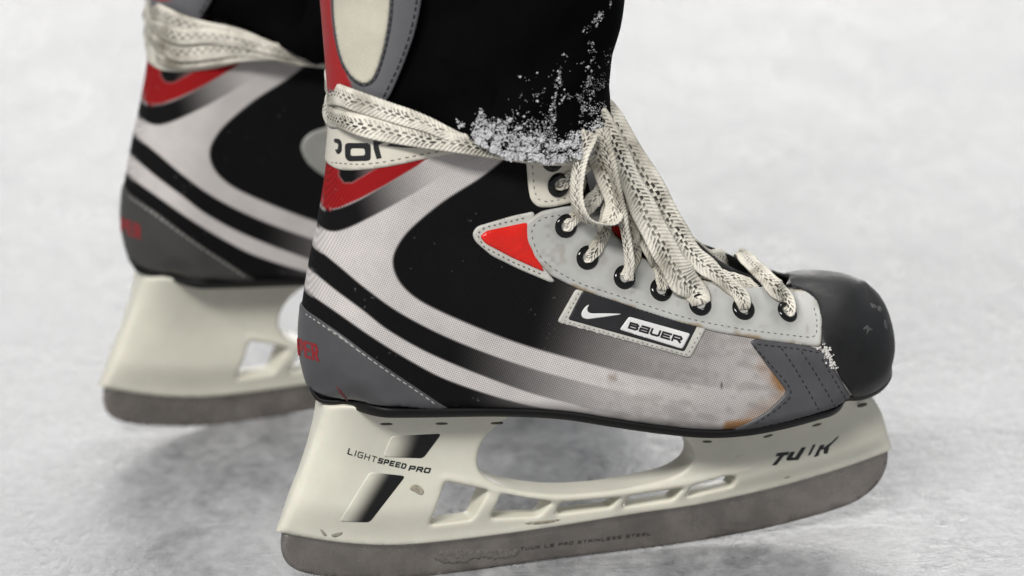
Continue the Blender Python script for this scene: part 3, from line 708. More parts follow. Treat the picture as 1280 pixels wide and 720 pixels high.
F += [tuple(range(m_)), tuple((len(bx)-1)*m_+j for j in range(m_))[::-1]]
obj('sole_plate', np.array(V), F, 'sole_plastic', skate)
SOLX, SOLZ = sl[:, 0], sl[:, 2]

# ------------------------------------------------------------------ blade holder
blade_top_px = [(350, 668), (400, 676), (450, 681), (500, 682), (560, 677), (640, 667), (720, 655), (800, 642), (870, 632), (950, 615), (1000, 602), (1050, 587), (1090, 573), (1113, 564)]
BT = smooth(P(np.array(blade_top_px, float), -6))
class Holder:
    def t(self, q):
        zb = np.interp(q[:, 0], BT[:, 0], BT[:, 2]); zs = np.interp(q[:, 0], SOLX, SOLZ)
        return np.clip((q[:, 1]-zb)/(zs-zb), 0, 1)
    def interp(self, q):
        t = self.t(q)
        return 5.2+5.0*sst(0, 0.3, t)+10*np.clip((t-0.5)/0.5, 0, 1)**2
    def normal(self, q):
        e = 1.0; gx = (self.interp(q+[e, 0])-self.interp(q-[e, 0]))/(2*e); gz = (self.interp(q+[0, e])-self.interp(q-[0, e]))/(2*e)
        n = np.stack([-gx, -np.ones(len(q)), -gz], 1); return n/np.linalg.norm(n, axis=1, keepdims=True)
    hit = Shell.hit
hold = Holder()
H_OUT = [(410, 514)]+[(400, 540), (380, 594), (362, 638), (349, 664)]+[(x, y) for x, y in blade_top_px]+[(1115, 555), (1111, 535), (1105, 516), (1096, 501)]
HB = [hold.hit(smooth(np.array(H_OUT, float), n=3))[:, [0, 2]]]
tp = sl[(sl[:, 0] > HB[0][0, 0]+8) & (sl[:, 0] < HB[0][-1, 0]-2)][::-1][:, [0, 2]]+[0, 0.6]
HPOLY = np.vstack([HB[0], tp])
BIGH = [(634, 523), (613, 540), (601, 558), (597, 575), (601, 591), (618, 604), (650, 613), (700, 618), (760, 614), (810, 605), (845, 595), (864, 581), (868, 564), (858, 548)]
SLOT = [[(557, 602), (612, 613), (591, 650), (537, 657)], [(627, 617), (692, 628), (674, 646), (613, 649)], [(701, 629), (776, 622), (765, 635), (694, 644)], [(786, 621), (856, 610), (843, 625), (778, 635)], [(866, 608), (908, 595), (922, 596), (918, 608), (857, 622)]]
bh = hold.hit(smooth(np.array(BIGH, float), n=4))[:, [0, 2]]
t2 = sl[(sl[:, 0] > bh[0, 0]+1) & (sl[:, 0] < bh[-1, 0]-1)][::-1][:, [0, 2]]+[0, 0.2]
holes = [np.vstack([bh, t2])]+[hold.hit(rounded(np.array(s, float), 5, 3))[:, [0, 2]] for s in SLOT]
def holder_mesh():
    outer = resample(HPOLY, 1.6, True); hl = [resample(h, 1.3, True) for h in holes]
    q = gridpts(outer.min(0), outer.max(0), 1.7); q = q[inside(q, outer)]
    for l in [outer]+hl: q = q[dist_poly(q, l, True) > 0.9]
    for h in hl: q = q[~inside(q, h)]
    def ringp(lp, ds):
        a = np.roll(lp, 1, 0); b = np.roll(lp, -1, 0); t = b-a; t /= np.linalg.norm(t, axis=1, keepdims=True)+1e-9; nn = np.stack([-t[:, 1], t[:, 0]], 1); out = []
        for s in (1, -1):
            for dd in ds:
                r = lp+nn*dd*s; r = r[inside(r, outer)]
                for h in hl: r = r[~inside(r, h)] if len(r) else r
                if len(r): r = r[np.min([dist_poly(r, l, True) for l in [outer]+hl], 0) > dd*0.85]
                if len(r): out.append(r)
        return out
    rings = sum([ringp(l, (0.15, 0.5)) for l in [outer]+hl], [])
    def keep(c):
        k = inside(c, outer)
        for h in hl: k &= ~inside(c, h)
        return k
    v2, f = cdt([(l, True) for l in [outer]+hl], np.vstack([q]+rings), keep)
    dO = dist_poly(v2, outer, True); dH = np.min([dist_poly(v2, l, True) for l in hl], 0)
    # edges rounded: more on the rear edge of the tower and on the bottom rail
    rO = np.clip(2.2+3.2*sst(HPOLY[:, 0].min()+40, HPOLY[:, 0].min(), v2[:, 0]), 0, 6); 
    ro = lambda d, r: r-np.sqrt(np.maximum(0, r*r-(r-np.minimum(d, r))**2))
    y = hold.interp(v2)
    rear = HB[0][:20]; front = HB[0][-14:]
    for ln, R_ in ((smooth(hold.hit(np.array([(406, 506), (398, 540), (380, 594), (362, 638), (349, 664)], float))[:, [0, 2]]), 26.0), (smooth(hold.hit(np.array([(1115, 555), (1111, 535), (1104, 514), (1094, 497)], float))[:, [0, 2]]), 22.0)):
        tt_ = np.clip((dist_poly(v2, ln)+0.8)/R_, 0, 1); kk = np.sqrt(1-(1-tt_)**2); y = np.minimum(y, 4.0+(y-4.0)*kk)
    y = y-ro(dO, rO*0.6)-ro(dH, 1.6)
    # raised ribs along the slots and a shallow step on the towers
    arch = smooth(hold.hit(np.array([(556, 597), (590, 604), (640, 617), (700, 623), (770, 618), (860, 603), (940, 584)], float))[:, [0, 2]])
    y += 0.9*np.exp(-(dist_poly(v2, arch)/1.6)**2)
    near = np.stack([v2[:, 0], -np.maximum(y, 1.5), v2[:, 1]], 1)
    s = np.cross(near[f[:, 1]]-near[f[:, 0]], near[f[:, 2]]-near[f[:, 0]])[:, 1].sum()
    if s > 0: f = f[:, ::-1]
    n = len(near); V = np.vstack([near, near*[1, -1, 1]]); be = bedges(f)
    sk = [(b, a, a+n, b+n) for a, b in be]
    return V, [tuple(x) for x in f]+[tuple(x) for x in (f+n)[:, ::-1]]+sk
v, f = holder_mesh()
holder = obj('blade_holder', v, f, 'holder_plastic', skate, label='cream plastic blade holder with open towers')
hm = holder.data; 
# rivet recesses under the sole
for k, p in enumerate([(483, 530), (552, 529.5), (621, 529), (884, 552), (960, 545), (1021, 531), (1078, 507)]):
    e = np.array([(p[0]+9*math.cos(t)*(0.9 if k < 3 else 0.7), p[1]+1.5*math.sin(t)-(0.18*9*math.cos(t) if k > 3 else 0)) for t in np.arange(16)*2*math.pi/16])
    v, f, _ = px_panel(e, hold, 0.3, 1.6, 1.0); o = obj('rivet', v, f, 'dark_metal', holder); NOCOPY.append(o)

# faded black windows on the rear tower
WIN = []
for pts in ([(478, 571), (489, 545), (552, 542), (529, 573)], [(424, 652), (462, 590), (507, 595), (462, 653)]):
    pts = np.array(pts, float)
    def wc(q, pts=pts):
        a = pts[0]; b = (pts[2]+pts[3])/2; ed = pts[1]-pts[0]; nn = np.array([-ed[1], ed[0]]); nn /= np.linalg.norm(nn)
        if (b-a) @ nn < 0: nn = -nn
        u = ((q-a) @ nn)/((pts[2]-a) @ nn)
        k = sst(0.0, 0.62, u)[:, None]; return lin(212, 209, 194)*(1-k)+lin(16, 16, 16)*k
    v, f, c = px_panel(rounded(pts, 5), hold, 0.25, 1.3, 1.0, colf=wc); WIN.append(obj('tower_window', v, f, 'decal', holder, cols=c))

# ------------------------------------------------------------------ lettering from strokes
GL = {'A': [[(0, 0), (0, .7), (.3, 1), (.7, 1), (1, .7), (1, 0)], [(0, .42), (1, .42)]], 'B': [[(0, 0), (0, 1), (.8, 1), (1, .82), (.85, .55), (0, .55)], [(.85, .55), (1, .3), (1, .15), (.8, 0), (0, 0)]],
      'a': [[(0.1, 1), (1, 1), (1, 0), (0, 0), (0, .5), (1, .5)]], 'U': [[(0, 1), (0, .15), (.2, 0), (.8, 0), (1, .15), (1, 1)]], 'E': [[(1, 1), (0, 1), (0, 0), (1, 0)], [(0, .5), (.85, .5)]],
      'R': [[(0, 0), (0, 1), (.85, 1), (1, .8), (1, .6), (.85, .45), (0, .45)], [(.55, .45), (1, 0)]], 'P': [[(0, 0), (0, 1), (.85, 1), (1, .85), (1, .55), (.85, .4), (0, .4)]],
      'O': [[(0.12, 0), (0, .15), (0, .85), (.12, 1), (.88, 1), (1, .85), (1, .15), (.88, 0), (.12, 0)]], 'L': [[(0, 1), (0, 0), (1, 0)]], 'I': [[(.5, 1), (.5, 0)]],
      'G': [[(1, 1), (.15, 1), (0, .85), (0, .15), (.15, 0), (1, 0), (1, .5), (.55, .5)]], 'H': [[(0, 0), (0, 1)], [(1, 0), (1, 1)], [(0, .5), (1, .5)]], 'T': [[(0, 1), (1, 1)], [(.5, 1), (.5, 0)]],
      'S': [[(1, 1), (.1, 1), (0, .9), (0, .6), (.1, .5), (.9, .5), (1, .4), (1, .1), (.9, 0), (0, 0)]], 'D': [[(0, 0), (0, 1), (.8, 1), (1, .8), (1, .2), (.8, 0), (0, 0)]], 'K': [[(0, 0), (0, 1)], [(1, 1), (.05, .45)], [(.35, .6), (1, 0)]], 'N': [[(0, 0), (0, 1), (1, 0), (1, 1)]]}
def letters(txt, origin, along, up, wch, gap, sw, surf, name, mat_, parent, lift=0.25, base=0.0, widths=None, sh=None):
    """txt set in a pixel frame; wch, gap and sw as fractions of the letter height"""
    along = np.array(along, float)/np.linalg.norm(along); up = np.array(up, float); H = np.linalg.norm(up); origin = np.array(origin, float); x = 0
    objs = []
    for ch in txt:
        if ch == ' ': x += wch*0.8; continue
        cw = wch*(0.25 if ch == 'I' else 1.0); quads = []
        for st in GL[ch]:
            pts = np.array([(x+sw/2+a*(cw-sw) if ch != 'I' else x+cw/2, sw/2+b*(1-sw)) for a, b in st])
            for a, b in zip(pts[:-1], pts[1:]):
                d = b-a; d /= np.linalg.norm(d)+1e-9; n = np.array([-d[1], d[0]])*sw/2; e = d*sw/2*0.98
                quads.append(np.array([a-e-n, b+e-n, b+e+n, a-e+n]))
        px = [origin+q[:, :1]*H*along+q[:, 1:]*up for q in quads]
        v2, f = cdt([(q, True) for q in px], np.zeros((0, 2)), lambda c: np.any([inside(c, q) for q in px], 0))
        v = surf.hit(v2, base+lift); s = np.cross(v[f[:, 1]]-v[f[:, 0]], v[f[:, 2]]-v[f[:, 0]])[:, 1].sum()
        if s > 0: f = f[:, ::-1]
        be = bedges(f); bi = np.unique(be); low = surf.hit(v2[bi], base-0.3); mp = {b: len(v)+i for i, b in enumerate(bi)}
        sk = [y for a, b in be for y in ((b, a, mp[a]), (b, mp[a], mp[b]))]
        objs.append((np.vstack([v, low]), np.vstack([f, np.array(sk)]))); x += cw+gap
    V = []; F = []
    for v, f in objs: F += [tuple(r+len(V)) for r in f]; V += list(v)
    return obj(name, np.array(V), F, mat_, parent, shade=False)
letters('BaUER', (783.9, 409.5), (68, 19.5), (3.2, -8.0), 1.45, 0.18, 0.27, boot, 'badge_lettering', 'black_print', badge, 0.2, 1.25)
o = letters('LIGHT', (434, 567.5), (36, 11.0), (2.2, -7.2), 0.88, 0.30, 0.14, hold, 'holder_lettering', 'black_print', holder, 0.12); NOCOPY.append(o)
o = letters('SPEED', (471.5, 578.7), (37, 8.2), (2.4, -6.6), 0.86, 0.2, 0.24, hold, 'holder_lettering', 'black_print', holder, 0.12); NOCOPY.append(o)
o = letters('PRO', (510, 588.2), (28.5, 3.8), (2.6, -6.6), 1.12, 0.22, 0.27, hold, 'holder_lettering', 'black_print', holder, 0.12); NOCOPY.append(o)
# red lettering wrapping round the heel
letters('PER', (374.5, 443), (30, 9.5), (-2.2, -21), 0.40, 0.055, 0.14, boot, 'heel_lettering', 'red_print', hc, 0.15, 1.05)
v, f, _ = px_panel(np.array([(421, 480), (428, 487), (436, 498), (434, 499), (425, 489)], float), boot, 0.15, 1.0, 1.0, base=1.0); obj('red_scratch', v, f, 'red_scuff', hc); NOCOPY.append(bpy.data.objects['red_scratch'])
# lettering of the cuff band
c2 = lambda p: np.array([(400+x/5.805, 100+y/5.805) for x, y in p])
def shape(poly, holes=(), name='band_lettering', par=None, surf=boot, base=0.85, lift=0.25, mat_='black_print', step=1.2):
    v, f, _ = px_panel(np.asarray(poly, float), surf, lift, step, 0.5, [np.asarray(h, float) for h in holes], base=base); return obj(name, v, f, mat_, par)
shape(rounded(c2([(190, 455), (375, 455), (375, 585), (215, 590), (192, 560)]), 5), [rounded(c2([(232, 495), (330, 495), (335, 545), (232, 550)]), 3)], par=cb)
shape(c2([(392, 430), (440, 425), (495, 440), (428, 470), (452, 565), (415, 572), (392, 490)]), par=cb)
shape(c2([(480, 475), (540, 445), (640, 462), (708, 478), (708, 490), (600, 488)]), par=cb)
shape(rounded(c2([(112, 425), (150, 425), (170, 450), (170, 520), (140, 545), (118, 500), (140, 505), (145, 460), (115, 455)]), 3), par=cb)
# front lettering of the holder
c3 = lambda p: np.array([(820+x/4, 500+y/4) for x, y in p])
TU = [[(605, 265), (668, 258), (660, 276), (640, 278), (603, 325), (578, 328), (618, 280), (596, 283)],
      [(672, 260), (697, 257), (680, 288), (695, 286), (728, 238), (752, 234), (712, 300), (655, 304), (650, 295)],
      [(785, 224), (800, 220), (772, 275), (758, 278)],
      [(820, 226), (845, 222), (835, 240), (880, 208), (914, 176), (908, 192), (868, 232), (858, 268), (838, 270), (838, 245), (822, 252), (812, 280), (788, 286)]]
for pl in TU:
    o = shape(c3(pl), name='holder_lettering', par=holder, surf=hold, base=0.0, lift=0.15, step=1.5); NOCOPY.append(o)
# moulding marks on the holder
for pl in ([(400, 661), (405, 664), (409, 670), (404, 669)], [(414, 668), (428, 665), (426, 669), (418, 672)], [(516, 606), (524, 607), (530, 614), (527, 619), (518, 615), (512, 611)], [(655, 654), (675, 651), (700, 649), (692, 653), (668, 656)], [(979, 597), (988, 595), (984, 598)]):
    v, f, _ = px_panel(smooth(np.array(pl, float), True, 3), hold, 0.06, 1.4, 1.5); o = obj('scuff_mark', v, f, 'plastic_scuff', holder); NOCOPY.append(o)

# ------------------------------------------------------------------ steel runner
class Plane:
    def __init__(s, y): s.y = y
    def hit(s, px, off=0.0):
        p = P(px, s.y); return p+np.array([0, -1.0, 0])*np.reshape(np.broadcast_to(off, (len(p),)), (-1, 1))
    def normal(s, q): return np.tile([0, -1.0, 0], (len(q), 1))
bl = [(353, 668), (352, 685), (356, 700), (366, 710), (384, 717), (420, 722), (475, 724), (530, 722), (580, 716), (640, 706), (740, 693), (855, 679), (920, 668), (960, 660), (1000, 650), (1045, 637), (1072, 626), (1094, 609), (1106, 590), (1110, 572), (1109, 560)]
bo = smooth(P(np.array(bl, float), -1.6)[:, [0, 2]], n=4)
tp = smooth(P(np.array(blade_top_px, float), -6))[::-1][:, [0, 2]]+[0, 2.5]; tp = tp[(tp[:, 0] > bo[0, 0]+3) & (tp[:, 0] < bo[-1, 0]-3)]
bp_ = np.vstack([bo, tp]); bo_ = resample(bp_, 2.0, True)
v2, f = cdt([(bo_, True)], (lambda q: q[inside(q, bo_) & (dist_poly(q, bo_, True) > 1.5)])(gridpts(bo_.min(0), bo_.max(0), 4)), lambda c: inside(c, bo_))
d = dist_poly(v2, bo_, True); yy = 1.6-0.5*(1-np.clip(d/0.8, 0, 1))
near = np.stack([v2[:, 0], -yy, v2[:, 1]], 1); zmin = near[:, 2].min()
s = np.cross(near[f[:, 1]]-near[f[:, 0]], near[f[:, 2]]-near[f[:, 0]])[:, 1].sum(); f = f[:, ::-1] if s > 0 else f
n = len(near); be = bedges(f)
runner = obj('steel_runner', np.vstack([near, near*[1, -1, 1]]), [tuple(x) for x in f]+[tuple(x) for x in (f+n)[:, ::-1]]+[(b, a, a+n, b+n) for a, b in be], 'steel', skate)
o = letters('TUUK LS PRO STAINLESS STEEL', (650, 688.5), (168, -20), (0.8, -4.2), 1.15, 0.42, 0.22, Plane(-1.6), 'runner_lettering', 'black_print', runner, 0.08); NOCOPY.append(o)

# frost stuck to the runner
for pl in ([(541, 697), (552, 688), (575, 686), (600, 687), (630, 686), (650, 688), (646, 695), (625, 699), (600, 698), (580, 703), (560, 706), (548, 703)],):
    pl = resample(np.array(pl, float), 2.5, True); pl = pl+np.random.RandomState(4).normal(0, 1.1, pl.shape)
    v, f, _ = px_panel(pl, Plane(-1.6), 0.12, 2.0, 2.0); o = obj('frost_patch', v, f, 'frost', runner); NOCOPY.append(o)

# ------------------------------------------------------------------ tendon guard
gback = [(392, -150, 0), (399, -80, 0), (404, -10, 0), (408, 40, 0), (412, 90, 0), (415, 135, 0), (415, 165, 0)]
gbot = [(415, 165, 0), (440, 172, -20), (470, 165, -27)]
gfr = [(470, 165, -27), (480, 134, -28), (490, 116, -29), (506, 78, -30), (519, 40, -30), (527, 0, -30), (529, -45, -30), (520, -95, -29), (494, -135, -26), (440, -152, -14)]
gtop = [(440, -152, -14), (410, -156, -5), (392, -150, 0)]
guard = Shell([(gback, 30, 0, True), (gbot, None, 0, True), (gfr, 40, 25, True), (gtop, 20, 0.5, True)], [(430, 0, 30), (480, 100, 30), (480, -100, 30), (510, 0, 31)], 26)
def guard_print(v2, near):
    q = proj(near); c = np.tile(lin(98, 98, 101), (len(q), 1))
    red = np.vstack([smooth([(412, -160), (414, -60), (416, 0), (420, 35), (428, 70), (440, 102)]), [(442, 108), (430, 113), (380, 112), (360, -160)]])
    a = sst(1.2, -1.2, sdf(q, red))[:, None]; return c*(1-a)+lin(152, 22, 25)*a
v, f, c = guard.surf(step=1.1, thick=1.4, edge=1.8, colf=guard_print); tg = obj('tendon_guard', v, f, 'printed_vinyl', skate, cols=c, label='grey tendon guard with red rear edge and cream inset')
INS = smooth(np.array([(419, -60), (420, 0), (423, 40), (431, 75), (443, 95), (456, 103), (467, 96), (476, 72), (483, 40), (487, 0), (486, -60), (470, -105), (440, -110)], float), True, 4)
v, f, _ = px_panel(smooth(np.array([(416, -62), (417, 0), (420, 42), (428, 78), (441, 99), (456, 108), (471, 99), (480, 74), (488, 40), (492, 0), (491, -60), (474, -112), (438, -116)], float), True, 4), guard, 0.6, 2.4, 2.0, base=1.1); gi = obj('inset_border', v, f, 'dark_vinyl', tg)
v, f, _ = px_panel(INS, guard, 0.5, 2.4, 3.0, base=1.5); obj('inset', v, f, 'cream_mesh', tg)
v, f = stitches(smooth([(521, -40), (519, 0), (511, 40), (498, 78), (482, 114), (475, 128)]), guard, 2.6, 1.0, 0.8, 1.7); obj('stitching', v, f, 'stitch_black', tg, kind='stuff')
v, f = stitches(smooth([(489, -40), (489.5, 0), (485, 42), (478, 74), (469, 97), (456, 105), (442, 97), (429, 77)]), guard, 2.2, 1.0, 0.6, 1.9); obj('stitching', v, f, 'stitch_black', tg, kind='stuff')

# ------------------------------------------------------------------ laces
def ribbon(path, width, normal, name='lace', parent=None, th=1.0, tw=None, closed=False, uoff=0.0):
    p = smooth(np.asarray(path, float), closed=closed, n=7); n = len(p)
    wv = np.interp(np.linspace(0, 1, n), np.linspace(0, 1, len(np.atleast_1d(width))), np.atleast_1d(width))
    nv = np.asarray(normal, float)
    if nv.ndim == 1: nv = np.tile(nv, (n, 1))
    else: nv = np.stack([np.interp(np.linspace(0, 1, n), np.linspace(0, 1, len(nv)), nv[:, k]) for k in range(3)], 1)
    ph = 2.1*uoff+0.37*len(path); sl_ = np.linspace(0, 1, n); ed_ = 1.0 if closed else np.sin(np.pi*sl_)
    wv = wv*(1+0.07*np.sin(sl_*23+ph)+0.05*np.sin(sl_*41+2*ph))
    nv = nv+(0.16*ed_*np.sin(sl_*(4 if closed else 11)*2*np.pi/ (1 if closed else 6.28)+ph))[:, None]*np.array([0.4, 0.1, 1.0]) if n > 3 else nv
    T = (np.roll(p, -1, 0)-np.roll(p, 1, 0)) if closed else np.gradient(p, axis=0)
    T /= np.linalg.norm(T, axis=1, keepdims=True)+1e-9
    B = np.cross(nv, T); B /= np.linalg.norm(B, axis=1, keepdims=True)+1e-9; N_ = np.cross(T, B)
    s = np.r_[0, np.cumsum(np.linalg.norm(np.diff(p, axis=0), axis=1))]+uoff
    cs = [(-0.5, 0), (-0.44, 0.42), (-0.2, 0.5), (0.0, 0.42), (0.2, 0.5), (0.44, 0.42), (0.5, 0), (0.44, -0.42), (0, -0.5), (-0.44, -0.42)]; m = len(cs); V = []; UV = []; F = []
    for i in range(n):
        for a, b in cs: V.append(p[i]+B[i]*a*wv[i]+N_[i]*b*th); UV.append((a+0.5, s[i]))
    for i in range(n if closed else n-1):
        k = (i+1) % n
        for j in range(m): F.append((i*m+j, k*m+j, k*m+(j+1) % m, i*m+(j+1) % m))
    if not closed: F += [tuple(range(m)), tuple((n-1)*m+j for j in range(m))[::-1]]
    return obj(name, np.array(V), F, 'lace', parent, uv=np.array(UV))
FACE = np.array([0.15, -1.0, 0.35])
def lp(pts, off=1.6): return P3(pts, boot, off)
# short spans out of each eyelet and over the throat
def eye(i, off): return EYC[i]+EYN[i]*off
spans = [
    (1, [(705, 224), (718, 214), (733, 204, -33)], [4, 6.5, 8]),
    (2, [(714, 272), (727, 262), (742, 250, -33), (754, 236, -28)], [4, 6.5, 8, 8]),
    (3, [(742, 310), (750, 295), (757, 278, -34), (762, 260, -30), (768, 240, -26)], [4, 7, 8, 8]),
    (4, [(784, 336), (790, 318), (791, 300, -32), (786, 276, -30), (782, 250, -26)], [5, 6.5, 8, 8]),
    (5, [(824, 349), (819, 334), (814, 316, -30), (804, 290, -26), (792, 260, -22)], [4, 6.5, 8, 8]),
    (6, [(866, 366), (852, 346, -38), (834, 318, -37), (811, 274, -35), (788, 226, -33), (764, 176, -30), (745, 140, -24)], [6, 13.5, 15, 14, 13, 11]),
    (7, [(923, 372), (911, 356, -32), (890, 338, -30), (866, 318, -28), (842, 284, -26), (812, 232, -24), (778, 170, -16), (752, 132, -8)], [5, 8, 8.5, 12, 14, 12]),
    (8, [(978, 376), (968, 358, -30), (951, 340, -18), (938, 328, 0), (930, 318, 18), (926, 317, 28), (928, 332, 33), (934, 350, 36)], [5.5, 9, 8.5, 8, 8]),
]
for i, pts, wd in spans:
    path = np.vstack([[eye(i, -3.0)], [eye(i, 1.2)], lp(pts, 2.6)])
    ribbon(path, wd, FACE if i < 8 else [-0.2, -0.7, 0.7], parent=skate, uoff=i*1.7)
# long strands of the bundle under the hem
ribbon(P3([(742, 140, -26), (765, 185, -28), (790, 236, -27), (818, 288, -25), (852, 326, -24), (886, 344, -22), (905, 352, -16)]), [10, 10, 11, 9, 7], [0.3, -1, 0.6], parent=skate, uoff=0.8)
ribbon(P3([(748, 128, -2), (772, 165, -6), (802, 212, -10), (832, 262, -12), (862, 302, -10), (886, 320, 0), (902, 322, 14), (912, 332, 24), (916, 350, 30)]), [9, 10, 10, 9, 8], [0.5, -1, 0.6], parent=skate, uoff=2.1)
ribbon(P3([(918, 352, -14), (905, 346, -8), (888, 334, 4), (880, 322, 16)]), [8, 8, 8], [0.0, -0.6, 0.9], parent=skate)
ribbon(P3([(945, 362, -24), (930, 352, -20), (908, 345, -14), (886, 340, -8)]), [6, 7, 7], [0.0, -0.7, 0.8], parent=skate)
# bow loop hanging from the hem, and a loose end
ribbon(P3([(738, 165, -46), (728, 190, -47), (722, 220, -47), (721, 250, -47), (730, 272, -47.5), (747, 281, -47), (762, 276, -45), (768, 258, -43), (762, 232, -42), (752, 205, -41), (744, 180, -41)]), [8.5, 9.5, 10, 11, 11, 11, 10],
       [(-0.6, -0.8, 0.2), (-0.9, -0.5, 0.1), (-0.8, -0.4, -0.4), (0.1, -0.35, -1.0), (0.75, 0.75, -0.4), (0.5, 1.0, 0.15), (0.35, 1.0, 0.2)], parent=skate, uoff=1.1)
ribbon(P3([(752, 160, -46), (761, 195, -47), (770, 230, -47), (777, 268, -46), (784, 302, -44), (787, 330, -43), (786, 350, -42)]), [7, 6.5, 5.5, 6, 5, 5, 4.5], [(-0.4, -1, 0.1), (-0.9, -0.6, 0.1), (-0.8, -0.8, 0), (-0.3, -1, 0)], th=2.0, parent=skate, uoff=0.2)

# lace wound round the ankle
WRAPS = []
def wrap(pts, width, off, u, parent=None):
    near = np.vstack([boot_or_guard(p, off) for p in pts])
    far = near[1:-1][::-1]*[1, -1, 1]
    loop = np.vstack([near, far])
    nn = []
    c0 = near[:, [0]].mean()
    for q in loop:
        nn.append((0.9*(q[0]-(near[:, 0].min()+34))/34 if q[0] < near[:, 0].min()+34 else 0.0, -1.0 if q[1] < 0 else 1.0, 0.25))
    nn[0] = (-1, 0, 0.1); nn[len(near)-1] = (1, 0, 0.2)
    nn.append(nn[0]); nv = np.array(nn)
    o = ribbon(loop, width, nv, parent=parent or skate, closed=True, uoff=u, th=1.5); WRAPS.append(o); return o
def boot_or_guard(p, off):
    if len(p) == 3: return P((p[0], p[1]), p[2])
    return P((p[0], p[1]), -(np.interp(p[0], [414, 425, 445, 480, 520, 550, 580, 620, 700], [0, 15, 24, 31, 36, 42, 45, 42, 36])+off))
wrap([(412, 116, 0), (417, 117), (428, 120), (450, 128), (490, 141), (530, 154), (575, 173), (620, 184), (690, 190), (740, 180, 0)], [10.5, 10.5, 10.5, 9.5, 5, 3, 3, 3, 5, 9.5, 10.5, 10.5, 10.5], 3.0, 0.0)
wrap([(412, 145, 0), (417, 147), (428, 150), (450, 156), (490, 165), (530, 173), (575, 179), (620, 186), (690, 194), (742, 184, 0)], [10.0], 3.8, 1.3)
wrap([(413, 132, 0), (418, 135), (430, 140), (455, 148), (490, 157), (530, 166), (575, 175), (620, 184), (690, 192), (738, 182, 0)], [4.5], 1.4, 0.7)

# ------------------------------------------------------------------ the wearer's trouser legs
person = empty('person', NEAR_M, 'lower legs in black trousers with a snow-crusted hem, wearing the skates', 'person')
hem = P3([(763, 158, 0), (748, 182, -30), (721, 193, -43), (688, 197, -49), (655, 197, -51), (625, 190, -51), (598, 176, -50), (565, 158, -40), (525, 142, -28), (490, 128, -23), (455, 118, -14), (440, 112, 0)])
hem = smooth(np.vstack([hem, hem[1:-1][::-1]*[1, -1, 1]]), True, 5); HN = len(hem)
fr = P3([(763, 160, 0), (764, 141, 0), (760, 104, 0), (763, 66, 0), (772, 20, 0), (779, -20, 0), (785, -80, 0)]); bk = P3([(440, 112, 0), (440, 60, 0), (440, 0, 0), (436, -80, 0)])
top_z = hem[:, 2].max()+230
V = []; rs = np.random.RandomState(2); NR = 110
cx = (hem[:, 0].max()+hem[:, 0].min())/2; xs0, xs1 = hem[:, 0].min(), hem[:, 0].max()
zf = fr[:, 2]; 
for r in range(NR+1):
    u = (r/NR)
    for i, q in enumerate(hem):
        z = q[2]+(top_z-q[2])*u
        fx = np.interp(z, zf, fr[:, 0]) if z < zf[-1] else fr[-1, 0]+(z-zf[-1])*0.06
        bxx = np.interp(z, bk[:, 2], bk[:, 0]) if z < bk[-1, 2] else bk[-1, 0]-(z-bk[-1, 2])*0.05
        a = (q[0]-xs0)/(xs1-xs0); x = bxx+(fx-bxx)*a
        yb = 54*math.sqrt(max(0, 1-abs(2*a-1)**2.3))*(0.42+0.58*float(sst(0.2, 0.6, a))); k = min(1, u*3.0)
        y = q[1]*(1-k)+math.copysign(yb, q[1])*k if abs(q[1]) > 1e-6 else 0
        wr = 1.6*math.sin(z*0.075+x*0.05)+1.1*math.sin(z*0.16-x*0.09+1.0)+0.7*math.sin(x*0.21+z*0.05)
        wr *= min(1, 0.2+z/300)*(1.2 if abs(q[1]) > 4 else 0.2)
        y += wr*(1 if q[1] > 0 else -1) if abs(q[1]) > 1e-6 else 0
        if abs(q[1]) > 1e-6:
            hgt = z-q[2]; sg = 1 if q[1] > 0 else -1; ca = float(sst(0.3, 0.6, a))
            cuff_ = ca*(1.5*float(sst(11, 8.5, hgt))+0.9*math.exp(-(hgt/16)**2)*(math.sin(x*0.33+1.2)+math.sin(x*0.71+hgt*0.25)))
            y += sg*cuff_; z += ca*math.exp(-(hgt/7)**2)*(0.9*math.sin(x*0.28)+0.6*math.sin(x*0.66+2))
            y += sg*ca*2.2*math.exp(-((hgt-26-0.25*(x-cx))/7)**2)*math.sin((x-cx)*0.04+1)
        V.append((x, y, z))
F = [(r*HN+i, r*HN+(i+1) % HN, (r+1)*HN+(i+1) % HN, (r+1)*HN+i) for r in range(NR) for i in range(HN)]
b = len(V)                                     # turned-in hem
V = np.array(V); c_ = np.array([cx, 0, 0])
def inn(p, k, dz): q = p.copy(); q[:, 0] = cx+(p[:, 0]-cx)*k; q[:, 1] *= k; q[:, 2] += dz; return q
h0 = V[:HN]; rings = [inn(h0, 0.985, -1.6), inn(h0, 0.96, -1.4), inn(h0, 0.945, 2), inn(h0, 0.94, 30)]
prev = np.arange(HN)
for rg in rings:
    st = len(V); V = np.vstack([V, rg]); F += [(st+i, st+(i+1) % HN, prev[(i+1) % HN], prev[i]) for i in range(HN)]; prev = np.arange(HN)+st
trouser = obj('trouser_leg', V, F, 'black_cloth', person)
hv_ = []; hf_ = []
# stitched hem line
TV = V[:(NR+1)*HN].reshape(NR+1, HN, 3); tpx = proj(TV.reshape(-1, 3)).reshape(NR+1, HN, 2)
